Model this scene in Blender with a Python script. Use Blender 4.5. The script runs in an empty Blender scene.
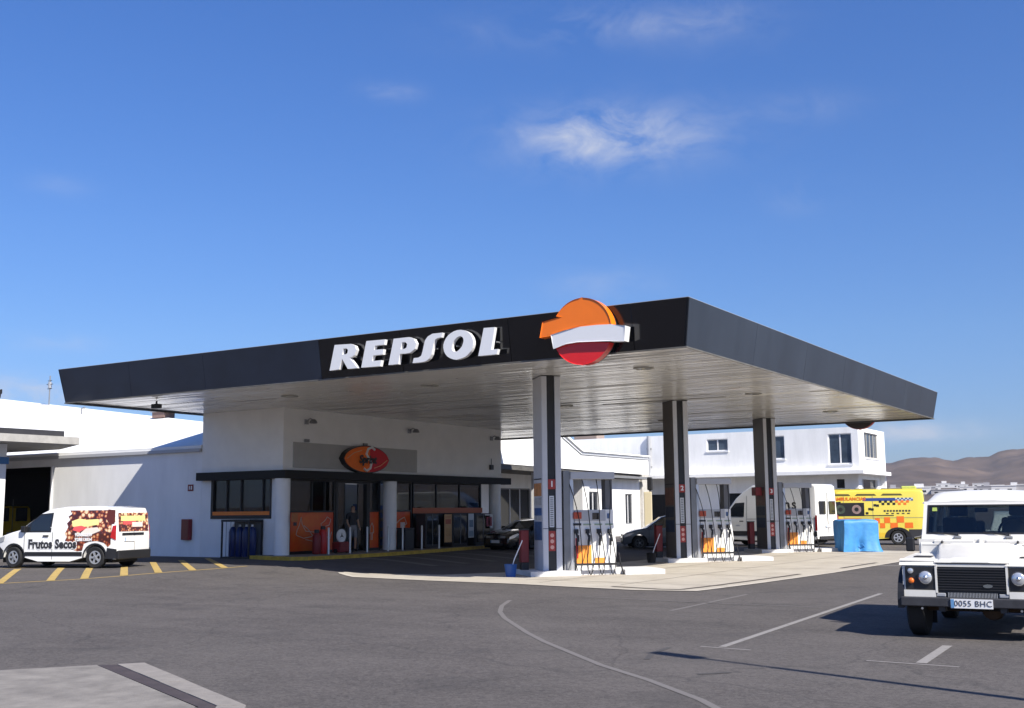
import bpy, bmesh, math, random
from mathutils import Vector, Matrix, noise
from mathutils.geometry import tessellate_polygon
random.seed(7)
R = math.radians
scene = bpy.context.scene
col = scene.collection

# ------------------------------------------------------------------ camera, world, sun, exposure
YAW, PITCH, ROLL = 0.56081, 0.13843, -0.0087216
fwd = Vector((-math.sin(YAW)*math.cos(PITCH), math.cos(YAW)*math.cos(PITCH), math.sin(PITCH)))
rt = Vector((math.cos(YAW), math.sin(YAW), 0)); up = rt.cross(fwd)
r2 = math.cos(ROLL)*rt + math.sin(ROLL)*up; u2 = -math.sin(ROLL)*rt + math.cos(ROLL)*up
cam_d = bpy.data.cameras.new('camera'); cam = bpy.data.objects.new('camera', cam_d); col.objects.link(cam)
M = Matrix((r2, u2, -fwd)).transposed().to_4x4(); M.translation = Vector((10.2871, -23.8492, 1.72))
cam.matrix_world = M
cam_d.sensor_width = 36; cam_d.lens = 1134.163*36/1024; cam_d.clip_end = 20000; cam_d.clip_start = .1
scene.camera = cam

SUN_EL = R(42.5)
SUN_H = Vector((.941, -.338))          # towards the sun, on the ground
world = bpy.data.worlds.new('World'); scene.world = world; world.use_nodes = True
wn = world.node_tree; wn.nodes.clear()
def N(t, typ, **kw):
    n = t.nodes.new(typ)
    for k, v in kw.items():
        if k.startswith('i_'): n.inputs[k[2:].replace('_', ' ')].default_value = v
        else: setattr(n, k, v)
    return n
sky = N(wn, 'ShaderNodeTexSky', sky_type='NISHITA')
sky.sun_disc = False; sky.sun_elevation = SUN_EL; sky.sun_rotation = math.atan2(SUN_H.x, SUN_H.y)
sky.altitude = 0; sky.air_density = 1.0; sky.dust_density = .35; sky.ozone_density = 3.2
hs = N(wn, 'ShaderNodeHueSaturation'); hs.inputs['Saturation'].default_value = 1.22; hs.inputs['Value'].default_value = 1.0
wn.links.new(sky.outputs[0], hs.inputs['Color'])
tc = N(wn, 'ShaderNodeTexCoord')
def vmath(op, a, b=None):
    n = N(wn, 'ShaderNodeVectorMath', operation=op)
    for i, x in ((0, a), (1, b)):
        if x is None: continue
        if hasattr(x, 'node'): wn.links.new(x, n.inputs[i])
        else: n.inputs[i].default_value = x
    return n.outputs['Value'] if op == 'DOT_PRODUCT' else n.outputs[0]
def fmath(t, op, a, b=None, c=None, clamp=False):
    n = N(t, 'ShaderNodeMath', operation=op); n.use_clamp = clamp
    for i, x in enumerate((a, b, c)):
        if x is None: continue
        if hasattr(x, 'node'): t.links.new(x, n.inputs[i])
        else: n.inputs[i].default_value = x
    return n.outputs[0]
dirn = tc.outputs['Generated']
cl = N(wn, 'ShaderNodeTexNoise'); cl.inputs['Scale'].default_value = 17; cl.inputs['Detail'].default_value = 9
cl.inputs['Roughness'].default_value = .62; cl.inputs['Distortion'].default_value = .5
mp = N(wn, 'ShaderNodeMapping'); mp.inputs['Scale'].default_value = (1, 1, 1.9)
wn.links.new(dirn, mp.inputs['Vector']); wn.links.new(mp.outputs[0], cl.inputs['Vector'])
cloud_sum = None
# thin clouds: direction, horizontal spread, vertical spread, strength
for d, a, b, s in [((-.425, .8484, .321), .085, .026, 1.0), ((-.455, .836, .318), .035, .018, .5), ((-.4192, .8117, .4067), .10, .016, .42), ((-.5806, .7321, .3563), .022, .008, .55),
        ((-.2887, .9204, .2638), .026, .013, .32), ((-.45, .8708, .1982), .044, .016, .35), ((-.8221, .5606, .0995), .06, .012, 1.4),
        ((-.214, .9748, .0627), .045, .009, 1.2), ((-.8062, .5746, .1407), .035, .007, .4), ((-.784, .561, .2659), .022, .008, .25),
        ((-.3293, .855, .4008), .045, .02, .25), ((-.2792, .9008, .3326), .05, .012, .25), ((.55, .80, .24), .16, .03, .6), ((-.95, -.2, .22), .2, .03, .6), ((.3, -.9, .3), .2, .03, .6)]:
    D = Vector(d).normalized(); Rv = Vector((D.y, -D.x, 0)).normalized(); Uv = Rv.cross(D)
    u = fmath(wn, 'DIVIDE', vmath('DOT_PRODUCT', dirn, Rv), a); v = fmath(wn, 'DIVIDE', vmath('DOT_PRODUCT', dirn, Uv), b)
    q = fmath(wn, 'ADD', fmath(wn, 'MULTIPLY', u, u), fmath(wn, 'MULTIPLY', v, v))
    e = fmath(wn, 'POWER', 2.718, fmath(wn, 'MULTIPLY', q, -1.0))
    f = fmath(wn, 'GREATER_THAN', vmath('DOT_PRODUCT', dirn, D), 0.0)
    e = fmath(wn, 'MULTIPLY', fmath(wn, 'MULTIPLY', e, f), s)
    cloud_sum = e if cloud_sum is None else fmath(wn, 'ADD', cloud_sum, e)
nz = N(wn, 'ShaderNodeMapRange'); nz.inputs['From Min'].default_value = .36; nz.inputs['From Max'].default_value = .68
wn.links.new(cl.outputs['Fac'], nz.inputs['Value'])
smear = fmath(wn, 'MULTIPLY', fmath(wn, 'MULTIPLY', cloud_sum, nz.outputs[0]), .58)
core = fmath(wn, 'MULTIPLY', fmath(wn, 'SUBTRACT', fmath(wn, 'MULTIPLY_ADD', cloud_sum, .70, cl.outputs['Fac']), .84), 2.0, clamp=True)
cf = fmath(wn, 'MULTIPLY_ADD', core, .17, smear, clamp=True)
mixc = N(wn, 'ShaderNodeMix', data_type='RGBA'); mixc.inputs['B'].default_value = (5.4, 5.7, 6.6, 1)
sxyz = N(wn, 'ShaderNodeSeparateXYZ'); wn.links.new(dirn, sxyz.inputs[0])
ramp = N(wn, 'ShaderNodeValToRGB'); wn.links.new(sxyz.outputs['Z'], ramp.inputs[0]); el_ = ramp.color_ramp.elements
el_[0].position = 0; el_[0].color = (.50, .60, .90, 1); el_[1].position = .42; el_[1].color = (.98, 1.0, 1.33, 1)
for p_, c_ in ((.06, (.58, .68, 1.0, 1)), (.15, (.80, .85, 1.1, 1)), (.24, (.90, .93, 1.20, 1))): q_ = el_.new(p_); q_.color = c_
tint = N(wn, 'ShaderNodeVectorMath', operation='MULTIPLY'); wn.links.new(hs.outputs[0], tint.inputs[0]); wn.links.new(ramp.outputs[0], tint.inputs[1])
wn.links.new(cf, mixc.inputs['Factor']); wn.links.new(tint.outputs[0], mixc.inputs['A'])
bg = N(wn, 'ShaderNodeBackground'); bg.inputs['Strength'].default_value = .074
wn.links.new(mixc.outputs['Result'], bg.inputs['Color'])
wo = N(wn, 'ShaderNodeOutputWorld'); wn.links.new(bg.outputs[0], wo.inputs[0])
sd = bpy.data.lights.new('sun', 'SUN'); so = bpy.data.objects.new('sun', sd); col.objects.link(so)
sd.energy = 4.9; sd.angle = R(.53); sd.color = (1, .945, .85)
to_sun = Vector((SUN_H.x*math.cos(SUN_EL), SUN_H.y*math.cos(SUN_EL), math.sin(SUN_EL)))
so.rotation_euler = to_sun.to_track_quat('Z', 'Y').to_euler(); so.location = (30, -10, 40)
scene.view_settings.view_transform = 'Standard'; scene.view_settings.look = 'None'
scene.view_settings.exposure = .7; scene.view_settings.gamma = 1
scene.render.engine = 'CYCLES'; scene.cycles.max_bounces = 8; scene.cycles.transparent_max_bounces = 12

# ------------------------------------------------------------------ materials
MATS = {}
def mat(name, c, rough=.6, metal=0., var=0., vscale=3., bump=0., bscale=40., coat=0., spec=.5, aniso=None, c2=None, stretch=(1, 1, 1)):
    if name in MATS: return MATS[name]
    m = bpy.data.materials.new(name); m.use_nodes = True; t = m.node_tree
    b = t.nodes['Principled BSDF']
    b.inputs['Base Color'].default_value = (*c, 1); b.inputs['Roughness'].default_value = rough; b.inputs['Metallic'].default_value = metal
    b.inputs['Coat Weight'].default_value = coat; b.inputs['Coat Roughness'].default_value = .05; b.inputs['Specular IOR Level'].default_value = spec
    co = N(t, 'ShaderNodeTexCoord').outputs['Object']
    mm = N(t, 'ShaderNodeMapping'); mm.inputs['Scale'].default_value = stretch; t.links.new(co, mm.inputs[0]); co = mm.outputs[0]
    if var > 0 or c2:
        n = N(t, 'ShaderNodeTexNoise'); n.inputs['Scale'].default_value = vscale; n.inputs['Detail'].default_value = 8; n.inputs['Roughness'].default_value = .65
        t.links.new(co, n.inputs['Vector'])
        r = N(t, 'ShaderNodeMapRange'); r.inputs['From Min'].default_value = .3; r.inputs['From Max'].default_value = .7
        t.links.new(n.outputs['Fac'], r.inputs['Value'])
        mx = N(t, 'ShaderNodeMix', data_type='RGBA')
        a = [max(0, x*(1-var)) for x in c]; bb = c2 or [min(1, x*(1+var)) for x in c]
        mx.inputs['A'].default_value = (*a, 1); mx.inputs['B'].default_value = (*bb, 1)
        t.links.new(r.outputs[0], mx.inputs['Factor']); t.links.new(mx.outputs['Result'], b.inputs['Base Color'])
        rr = N(t, 'ShaderNodeMapRange'); rr.inputs['To Min'].default_value = max(0, rough-.07); rr.inputs['To Max'].default_value = min(1, rough+.1)
        t.links.new(n.outputs['Fac'], rr.inputs['Value']); t.links.new(rr.outputs[0], b.inputs['Roughness'])
    if bump > 0:
        n2 = N(t, 'ShaderNodeTexNoise'); n2.inputs['Scale'].default_value = bscale; n2.inputs['Detail'].default_value = 6
        t.links.new(co, n2.inputs['Vector'])
        bp = N(t, 'ShaderNodeBump'); bp.inputs['Strength'].default_value = bump; bp.inputs['Distance'].default_value = .02
        t.links.new(n2.outputs['Fac'], bp.inputs['Height']); t.links.new(bp.outputs[0], b.inputs['Normal'])
    MATS[name] = m; return m
def glass(name, tint=(.5, .55, .6), refl=.12, rough=.0):
    if name in MATS: return MATS[name]
    m = bpy.data.materials.new(name); m.use_nodes = True; t = m.node_tree; t.nodes.clear()
    tr = N(t, 'ShaderNodeBsdfTransparent'); tr.inputs[0].default_value = (*tint, 1)
    gl = N(t, 'ShaderNodeBsdfGlossy'); gl.inputs['Roughness'].default_value = rough; gl.inputs['Color'].default_value = (.95, .97, 1, 1)
    fr = N(t, 'ShaderNodeFresnel'); fr.inputs['IOR'].default_value = 1.5
    f = fmath(t, 'ADD', fr.outputs[0], refl, clamp=True)
    mx = N(t, 'ShaderNodeMixShader'); t.links.new(f, mx.inputs[0]); t.links.new(tr.outputs[0], mx.inputs[1]); t.links.new(gl.outputs[0], mx.inputs[2])
    o = N(t, 'ShaderNodeOutputMaterial'); t.links.new(mx.outputs[0], o.inputs[0])
    MATS[name] = m; return m

WHITE_WALL = mat('white_render', (.84, .835, .815), .85, var=.07, vscale=2.2, bump=.14, bscale=60, stretch=(1, 1, .22))
SHOP_WALL = mat('shop_render', (.84, .835, .82), .8, var=.05, vscale=1.4, bump=.1, bscale=60)
GREY_RENDER = mat('pale_grey_render', (.87, .87, .87), .85, var=.06, vscale=1.6, stretch=(1, 1, .3), bump=.15, bscale=50)
ROOFWHITE = mat('white_roof_paint', (.82, .82, .80), .8, var=.05, vscale=.8, bump=.1, bscale=20)
GREYPAINT = mat('grey_paint', (.33, .34, .36), .6, var=.06)
BLACK = mat('black_plastic', (.014, .014, .016), .45, var=.2)
RUBBER = mat('tyre_rubber', (.011, .011, .012), .8, var=.25, vscale=20)
DARKTRIM = mat('dark_trim', (.03, .03, .034), .5, var=.15)
CHROME = mat('bright_metal', (.75, .76, .78), .22, 1.0)
ALU = mat('brushed_aluminium', (.55, .56, .58), .4, .9, var=.08)
RIM = mat('wheel_alloy', (.55, .56, .58), .35, .7)
STEELGREY = mat('grey_steel', (.22, .225, .235), .45, .3, var=.1)
RED = mat('signal_red', (.50, .02, .02), .4, var=.08)
DKRED = mat('dark_red', (.20, .014, .016), .5, var=.1)
ORANGE = mat('orange_print', (.80, .20, .02), .45, var=.05)
WHITEP = mat('white_plastic', (.78, .78, .78), .4, var=.03)
BLUE = mat('blue_plastic', (.02, .09, .32), .4, var=.1)
YELLOWP = mat('worn_yellow_paint', (.62, .40, .07), .75, var=.2, vscale=6)
GLASS_SHOP = glass('shop_glass', (.82, .86, .88), -.01)
GLASS_CAR = glass('car_glass', (.62, .66, .65), .0)
GLASS_DARK = mat('dark_window_glass', (.012, .015, .02), .06, spec=.9)
GLASS_BLUE = mat('house_window_glass', (.05, .07, .10), .12, spec=.8, var=.3, vscale=2)
LAMP = mat('lamp_glass', (.62, .64, .66), .12, .55, coat=1)
AMBER = mat('amber_lens', (.75, .16, .02), .25, coat=.6)
REDLENS = mat('red_lens', (.42, .01, .01), .25, coat=.6)

# ------------------------------------------------------------------ mesh helpers
class MB:
    def __init__(s): s.bm = bmesh.new()
    def box(s, x0, x1, y0, y1, z0, z1, rz=0, bev=0, pivot=None):
        vs = [s.bm.verts.new((x, y, z)) for x in (x0, x1) for y in (y0, y1) for z in (z0, z1)]
        fs = [s.bm.faces.new([vs[i] for i in f]) for f in ((0, 1, 3, 2), (4, 6, 7, 5), (0, 4, 5, 1), (2, 3, 7, 6), (0, 2, 6, 4), (1, 5, 7, 3))]
        if rz:
            c = Vector(pivot or ((x0+x1)/2, (y0+y1)/2, 0))
            bmesh.ops.rotate(s.bm, verts=vs, cent=c, matrix=Matrix.Rotation(rz, 3, 'Z'))
        if bev:
            es = list({e for f in fs for e in f.edges})
            bmesh.ops.bevel(s.bm, geom=es, offset=bev, segments=2, profile=.5, affect='EDGES')
        return s
    def cyl(s, p0, p1, r0, r1=None, n=14, cap=True):
        p0, p1 = Vector(p0), Vector(p1); r1 = r0 if r1 is None else r1
        ax = (p1-p0).normalized(); a = ax.orthogonal().normalized(); b = ax.cross(a)
        A = [s.bm.verts.new(p0+(a*math.cos(t)+b*math.sin(t))*r0) for t in [2*math.pi*i/n for i in range(n)]]
        B = [s.bm.verts.new(p1+(a*math.cos(t)+b*math.sin(t))*r1) for t in [2*math.pi*i/n for i in range(n)]]
        for i in range(n): s.bm.faces.new((A[i], A[(i+1) % n], B[(i+1) % n], B[i]))
        if cap: s.bm.faces.new(A[::-1]); s.bm.faces.new(B)
        return s
    def tube(s, pts, r, n=8):
        pts = [Vector(p) for p in pts]; rings = []
        a = None
        for i, p in enumerate(pts):
            d = (pts[min(i+1, len(pts)-1)]-pts[max(i-1, 0)]).normalized()
            a = d.orthogonal().normalized() if a is None else (a-d*a.dot(d)).normalized()
            b = d.cross(a)
            rings.append([s.bm.verts.new(p+(a*math.cos(t)+b*math.sin(t))*r) for t in [2*math.pi*k/n for k in range(n)]])
        for A, B in zip(rings, rings[1:]):
            for i in range(n): s.bm.faces.new((A[i], A[(i+1) % n], B[(i+1) % n], B[i]))
        s.bm.faces.new(rings[0][::-1]); s.bm.faces.new(rings[-1])
        return s
    def lathe(s, prof, org=(0, 0, 0), axis='Z', n=24):
        o = Vector(org); rings = []
        for r, h in prof:
            ring = []
            for i in range(n):
                t = 2*math.pi*i/n; c, d = r*math.cos(t), r*math.sin(t)
                v = {'Z': (c, d, h), 'Y': (c, h, d), 'X': (h, c, d)}[axis]
                ring.append(s.bm.verts.new(o+Vector(v)))
            rings.append(ring)
        for A, B in zip(rings, rings[1:]):
            for i in range(n): s.bm.faces.new((A[i], A[(i+1) % n], B[(i+1) % n], B[i]))
        s.bm.faces.new(rings[0][::-1]); s.bm.faces.new(rings[-1]); return s
    def prism(s, outer, w0, w1, f, holes=()):
        """polygon (u,v) with holes, from depth w0 to w1, placed by f(u,v,w)"""
        loops = [list(outer)]+[list(h) for h in holes]
        flat = [p for l in loops for p in l]
        tris = tessellate_polygon([[Vector((p[0], p[1], 0)) for p in l] for l in loops])
        A = [s.bm.verts.new(f(u, v, w0)) for u, v in flat]; B = [s.bm.verts.new(f(u, v, w1)) for u, v in flat]
        for t in tris:
            try: s.bm.faces.new([A[i] for i in t]); s.bm.faces.new([B[i] for i in t][::-1])
            except ValueError: pass
        o = 0
        for l in loops:
            n = len(l)
            for i in range(n):
                j = (i+1) % n
                try: s.bm.faces.new((A[o+i], A[o+j], B[o+j], B[o+i]))
                except ValueError: pass
            o += n
        return s
    def poly(s, pts):
        s.bm.faces.new([s.bm.verts.new(p) for p in pts]); return s
    def mesh(s, smooth=None):
        bmesh.ops.recalc_face_normals(s.bm, faces=s.bm.faces)
        me = bpy.data.meshes.new('m'); s.bm.to_mesh(me); s.bm.free()
        if smooth:
            me.polygons.foreach_set('use_smooth', [True]*len(me.polygons)); me.set_sharp_from_angle(angle=R(smooth))
        return me
    def build(s, name, m, parent=None, smooth=None, **kw):
        return link(name, s.mesh(smooth), m, parent, **kw)
def link(name, me, m, parent=None, loc=(0, 0, 0), rz=0, label=None, cat=None, group=None, kind=None):
    if m is not None and not me.materials: me.materials.append(m)
    o = bpy.data.objects.new(name, me); o.location = loc; o.rotation_euler = (0, 0, rz)
    if parent: o.parent = parent
    if label: o['label'] = label
    if cat: o['category'] = cat
    if group: o['group'] = group
    if kind: o['kind'] = kind
    col.objects.link(o); return o
def thing(name, label, cat, loc=(0, 0, 0), rz=0, group=None):
    o = bpy.data.objects.new(name, None); o.location = loc; o.rotation_euler = (0, 0, rz); o.empty_display_size = .2
    o['label'] = label; o['category'] = cat
    if group: o['group'] = group
    col.objects.link(o); return o
KIDS = {}
def copy_tree(o, parent=None):
    c = o.copy(); col.objects.link(c)
    if parent: c.parent = parent
    for ch in [x for x in col.objects if x.parent == o]: copy_tree(ch, c)
    return c
def text(s, size, depth=.004, shear=0., bold=0., align='CENTER', space=1.):
    """flat lettering as a mesh in the x-y plane, extruded along z"""
    cu = bpy.data.curves.new('t', 'FONT'); cu.body = s; cu.size = size; cu.extrude = depth; cu.shear = shear; cu.offset = bold
    cu.align_x = align; cu.align_y = 'CENTER'; cu.space_character = space; cu.resolution_u = 3
    ob = bpy.data.objects.new('t', cu); me = bpy.data.meshes.new_from_object(ob)
    bpy.data.objects.remove(ob); me.materials.clear(); return me
def put_text(name, s, size, m, parent, origin, xdir, ydir, xs=1., **kw):
    me = text(s, size, **kw); me.transform(Matrix.Diagonal((xs, 1, 1, 1)))
    X = Vector(xdir).normalized(); Y = Vector(ydir).normalized(); Z = X.cross(Y)
    Mx = Matrix((X, Y, Z)).transposed().to_4x4(); Mx.translation = Vector(origin); me.transform(Mx)
    return link(name, me, m, parent)
def S(t): t = max(0., min(1., t)); return t*t*(3-2*t)
def zg(x, y): return .18*S((x+38)/8)*S((-x-10)/5)*S((y+8)/6)
fXZ = lambda u, v, w: (u, w, v)
fYZ = lambda u, v, w: (w, u, v)
fXY = lambda u, v, w: (u, v, w)
def rect(a, b, c, d): return [(a, c), (b, c), (b, d), (a, d)]

# ------------------------------------------------------------------ ground
def asphalt():
    m = bpy.data.materials.new('asphalt'); m.use_nodes = True; t = m.node_tree; b = t.nodes['Principled BSDF']
    co = N(t, 'ShaderNodeTexCoord').outputs['Object']
    def nz(scale, det=6, rough=.6, vec=None):
        n = N(t, 'ShaderNodeTexNoise'); n.inputs['Scale'].default_value = scale; n.inputs['Detail'].default_value = det; n.inputs['Roughness'].default_value = rough
        t.links.new(vec or co, n.inputs['Vector']); return n.outputs['Fac']
    big = nz(.22, 5); mid = nz(1.3, 6, .7); fine = nz(38, 5, .9)
    mpn = N(t, 'ShaderNodeMapping'); mpn.inputs['Scale'].default_value = (.12, 1.1, 1); mpn.inputs['Rotation'].default_value = (0, 0, .35)
    t.links.new(co, mpn.inputs[0]); track = nz(1.0, 4, .6, mpn.outputs[0])
    vor = N(t, 'ShaderNodeTexVoronoi'); vor.inputs['Scale'].default_value = 70; t.links.new(co, vor.inputs['Vector'])
    f = fmath(t, 'MULTIPLY_ADD', big, .70, fmath(t, 'MULTIPLY', mid, .45))
    f = fmath(t, 'MULTIPLY_ADD', track, .42, f); f = fmath(t, 'MULTIPLY_ADD', fine, .75, f); f = fmath(t, 'MULTIPLY_ADD', vor.outputs['Distance'], .25, f)
    sepc = N(t, 'ShaderNodeSeparateColor'); vo2 = N(t, 'ShaderNodeTexVoronoi'); vo2.inputs['Scale'].default_value = 24; vo2.inputs['Randomness'].default_value = 1; t.links.new(co, vo2.inputs['Vector']); t.links.new(vo2.outputs['Color'], sepc.inputs[0])
    vo3 = N(t, 'ShaderNodeTexVoronoi'); vo3.inputs['Scale'].default_value = 60; t.links.new(co, vo3.inputs['Vector']); sepd = N(t, 'ShaderNodeSeparateColor'); t.links.new(vo3.outputs['Color'], sepd.inputs[0])
    f = fmath(t, 'MULTIPLY_ADD', sepc.outputs[0], .34, fmath(t, 'SUBTRACT', f, .17)); f = fmath(t, 'MULTIPLY_ADD', sepd.outputs[1], .34, fmath(t, 'SUBTRACT', f, .17))
    r = N(t, 'ShaderNodeValToRGB'); e = r.color_ramp.elements
    e[0].position = .62; e[0].color = (.049, .044, .042, 1); e[1].position = 1.28; e[1].color = (.118, .106, .099, 1)
    r2 = N(t, 'ShaderNodeMapRange'); r2.inputs['From Min'].default_value = .84; r2.inputs['From Max'].default_value = 1.55
    t.links.new(f, r2.inputs['Value'])
    e[0].position = 0; e[1].position = 1; t.links.new(r2.outputs[0], r.inputs[0])
    # oil and rubber stains
    st = N(t, 'ShaderNodeMapRange'); st.inputs['From Min'].default_value = .58; st.inputs['From Max'].default_value = .72
    t.links.new(nz(.75, 4, .55), st.inputs['Value'])
    mx = N(t, 'ShaderNodeMix', data_type='RGBA'); mx.inputs['B'].default_value = (.040, .038, .038, 1)
    t.links.new(fmath(t, 'MULTIPLY', st.outputs[0], .42), mx.inputs['Factor']); t.links.new(r.outputs[0], mx.inputs['A'])
    # hairline cracks
    v2 = N(t, 'ShaderNodeTexVoronoi', feature='DISTANCE_TO_EDGE'); v2.inputs['Scale'].default_value = .22
    wv = N(t, 'ShaderNodeVectorMath', operation='ADD'); sc = N(t, 'ShaderNodeVectorMath', operation='SCALE'); sc.inputs['Scale'].default_value = .9
    nn = N(t, 'ShaderNodeTexNoise'); nn.inputs['Scale'].default_value = .9; nn.inputs['Detail'].default_value = 5; t.links.new(co, nn.inputs['Vector'])
    t.links.new(nn.outputs['Color'], sc.inputs[0]); t.links.new(co, wv.inputs[0]); t.links.new(sc.outputs[0], wv.inputs[1]); t.links.new(wv.outputs[0], v2.inputs['Vector'])
    ck = N(t, 'ShaderNodeMapRange'); ck.inputs['From Min'].default_value = 0; ck.inputs['From Max'].default_value = .006; ck.inputs['To Min'].default_value = .40; ck.inputs['To Max'].default_value = 0
    t.links.new(v2.outputs['Distance'], ck.inputs['Value'])
    mx2 = N(t, 'ShaderNodeMix', data_type='RGBA'); mx2.inputs['B'].default_value = (.03, .03, .03, 1)
    t.links.new(ck.outputs[0], mx2.inputs['Factor']); t.links.new(mx.outputs['Result'], mx2.inputs['A']); t.links.new(mx2.outputs['Result'], b.inputs['Base Color'])
    b.inputs['Roughness'].default_value = .88; b.inputs['Specular IOR Level'].default_value = .3
    bp = N(t, 'ShaderNodeBump'); bp.inputs['Strength'].default_value = .55; bp.inputs['Distance'].default_value = .012
    t.links.new(fine, bp.inputs['Height']); t.links.new(bp.outputs[0], b.inputs['Normal'])
    return m
ASPH = asphalt()
LAND = mat('dry_earth', (.16, .125, .10), .95, var=.35, vscale=.02, c2=(.24, .19, .155))
def grid_sheet(name, xs, ys, m, zf, **kw):
    me = bpy.data.meshes.new(name)
    v = [(x, y, zf(x, y)) for y in ys for x in xs]; n = len(xs)
    f = [(j*n+i, j*n+i+1, (j+1)*n+i+1, (j+1)*n+i) for j in range(len(ys)-1) for i in range(n-1)]
    me.from_pydata(v, [], f); me.polygons.foreach_set('use_smooth', [True]*len(f)); return link(name, me, m, **kw)
def span(a, b, st): n = int(round((b-a)/st)); return [a+(b-a)*i/n for i in range(n+1)]
grid_sheet('asphalt_ground', [-70, -50]+span(-36, 8, .5)+[20, 35, 60], [-60, -30]+span(-12, 30, .5)+[45, 60, 80, 110], ASPH, lambda x, y: zg(x, y), kind='structure')

# hills and land: one sheet to the horizon, polar grid around the camera
CX, CY = 10.29, -23.85
def hill_z(r, az):                                        # az = angle left of +Y seen from the camera
    n = lambda k, s=0: noise.noise(Vector((math.cos(az)*k+s, math.sin(az)*k, 3.1+s)))
    d = math.degrees(az)
    ridge = [(-60, 120), (-30, 150), (-5, 160), (6, 145), (6.5, 140), (7.8, 124), (8.4, 117), (8.8, 113), (9.5, 108), (10.7, 113), (11.4, 111), (13.9, 101), (14.8, 90), (20, 105), (30, 120), (45, 90), (60, 60), (80, 30), (180, 20)]
    h = ridge[0][1] if d < ridge[0][0] else ridge[-1][1]
    for (a, p), (b, q_) in zip(ridge, ridge[1:]):
        if a <= d <= b: h = p+(q_-p)*S((d-a)/(b-a))
    h *= 1+.04*n(60)+.02*n(150, 5)
    near = 26*S((r-260)/1300)*min(1, h/100)
    main = (h-26)*S((r-1500)/1500)
    rough_ = 24*noise.noise(Vector((r*math.cos(az)*.004, r*math.sin(az)*.007, 1)))+14*abs(noise.noise(Vector((r*math.cos(az)*.011, r*math.sin(az)*.016, 7))))
    z = near+main+rough_*S((r-1500)/900)*S((3100-r)/500)
    if r > 3100: z -= (r-3100)*.05
    return z-.12
rs = [25, 60, 110, 180, 260, 350, 450, 560, 680, 800, 950, 1100, 1250, 1400, 1500]+[1540+i*40 for i in range(42)]+[3300, 3800, 5200, 8000]
azs = [R(a) for a in list(range(-180, -20, 8))+[-20+i*.5 for i in range(48)]+[4+i*.2 for i in range(60)]+[16+i*.5 for i in range(68)]+list(range(50, 181, 5))]
me = bpy.data.meshes.new('land')
vv = [(CX, CY, -.12)]+[(CX-math.sin(a)*r, CY+math.cos(a)*r, hill_z(r, a)) for r in rs for a in azs]
na = len(azs); ff = [(0, 1+i, 1+(i+1) % na) for i in range(na)]
for j in range(len(rs)-1):
    for i in range(na-1): ff.append((1+j*na+i, 1+(j+1)*na+i, 1+(j+1)*na+i+1, 1+j*na+i+1))
me.from_pydata(vv, [], ff); me.polygons.foreach_set('use_smooth', [True]*len(ff))
HILL = mat('volcanic_hill', (.050, .032, .022), .95, var=.3, vscale=.009, c2=(.15, .105, .076), bump=1.0, bscale=.02)
link('hills', me, HILL, kind='structure')

# painted lines: thin sheets draped 4 mm above the surface they lie on
def paint_mat(name, c, wear=.5, under=(.07, .065, .062)):
    m = bpy.data.materials.new(name); m.use_nodes = True; t = m.node_tree; b = t.nodes['Principled BSDF']
    co = N(t, 'ShaderNodeTexCoord').outputs['Object']
    n = N(t, 'ShaderNodeTexNoise'); n.inputs['Scale'].default_value = 9; n.inputs['Detail'].default_value = 9; n.inputs['Roughness'].default_value = .75; t.links.new(co, n.inputs['Vector'])
    r = N(t, 'ShaderNodeMapRange'); r.inputs['From Min'].default_value = .5-.22+wear*.25; r.inputs['From Max'].default_value = .5+wear*.35; r.inputs['To Min'].default_value = 1-wear*.15; r.inputs['To Max'].default_value = 1-wear
    t.links.new(n.outputs['Fac'], r.inputs['Value'])
    mx = N(t, 'ShaderNodeMix', data_type='RGBA'); mx.inputs['A'].default_value = (*under, 1); mx.inputs['B'].default_value = (*c, 1)
    t.links.new(r.outputs[0], mx.inputs['Factor']); t.links.new(mx.outputs['Result'], b.inputs['Base Color']); b.inputs['Roughness'].default_value = .85
    return m
def ribbon(mb, pts, w, lift=.004, step=.5):
    P = []
    for a, b in zip(pts, pts[1:]):
        a, b = Vector(a), Vector(b); k = max(1, int((b-a).length/step))
        P += [a+(b-a)*i/k for i in range(k)]
    P.append(Vector(pts[-1])); prev = None
    for i, p in enumerate(P):
        d = (P[min(i+1, len(P)-1)]-P[max(0, i-1)]).normalized(); n = Vector((-d.y, d.x))*w/2
        row = [mb.bm.verts.new((q.x, q.y, zg(q.x, q.y)+lift)) for q in (p-n, p+n)]
        if prev: mb.bm.faces.new((prev[0], row[0], row[1], prev[1]))
        prev = row
WH_WORN = paint_mat('worn_white_paint', (.27, .255, .24), .85, (.095, .086, .08)); WH_FAINT = paint_mat('ghost_white_paint', (.155, .143, .135), .95, (.098, .088, .082))
YEL = paint_mat('hatch_yellow_paint', (.52, .36, .10), .65)
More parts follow.
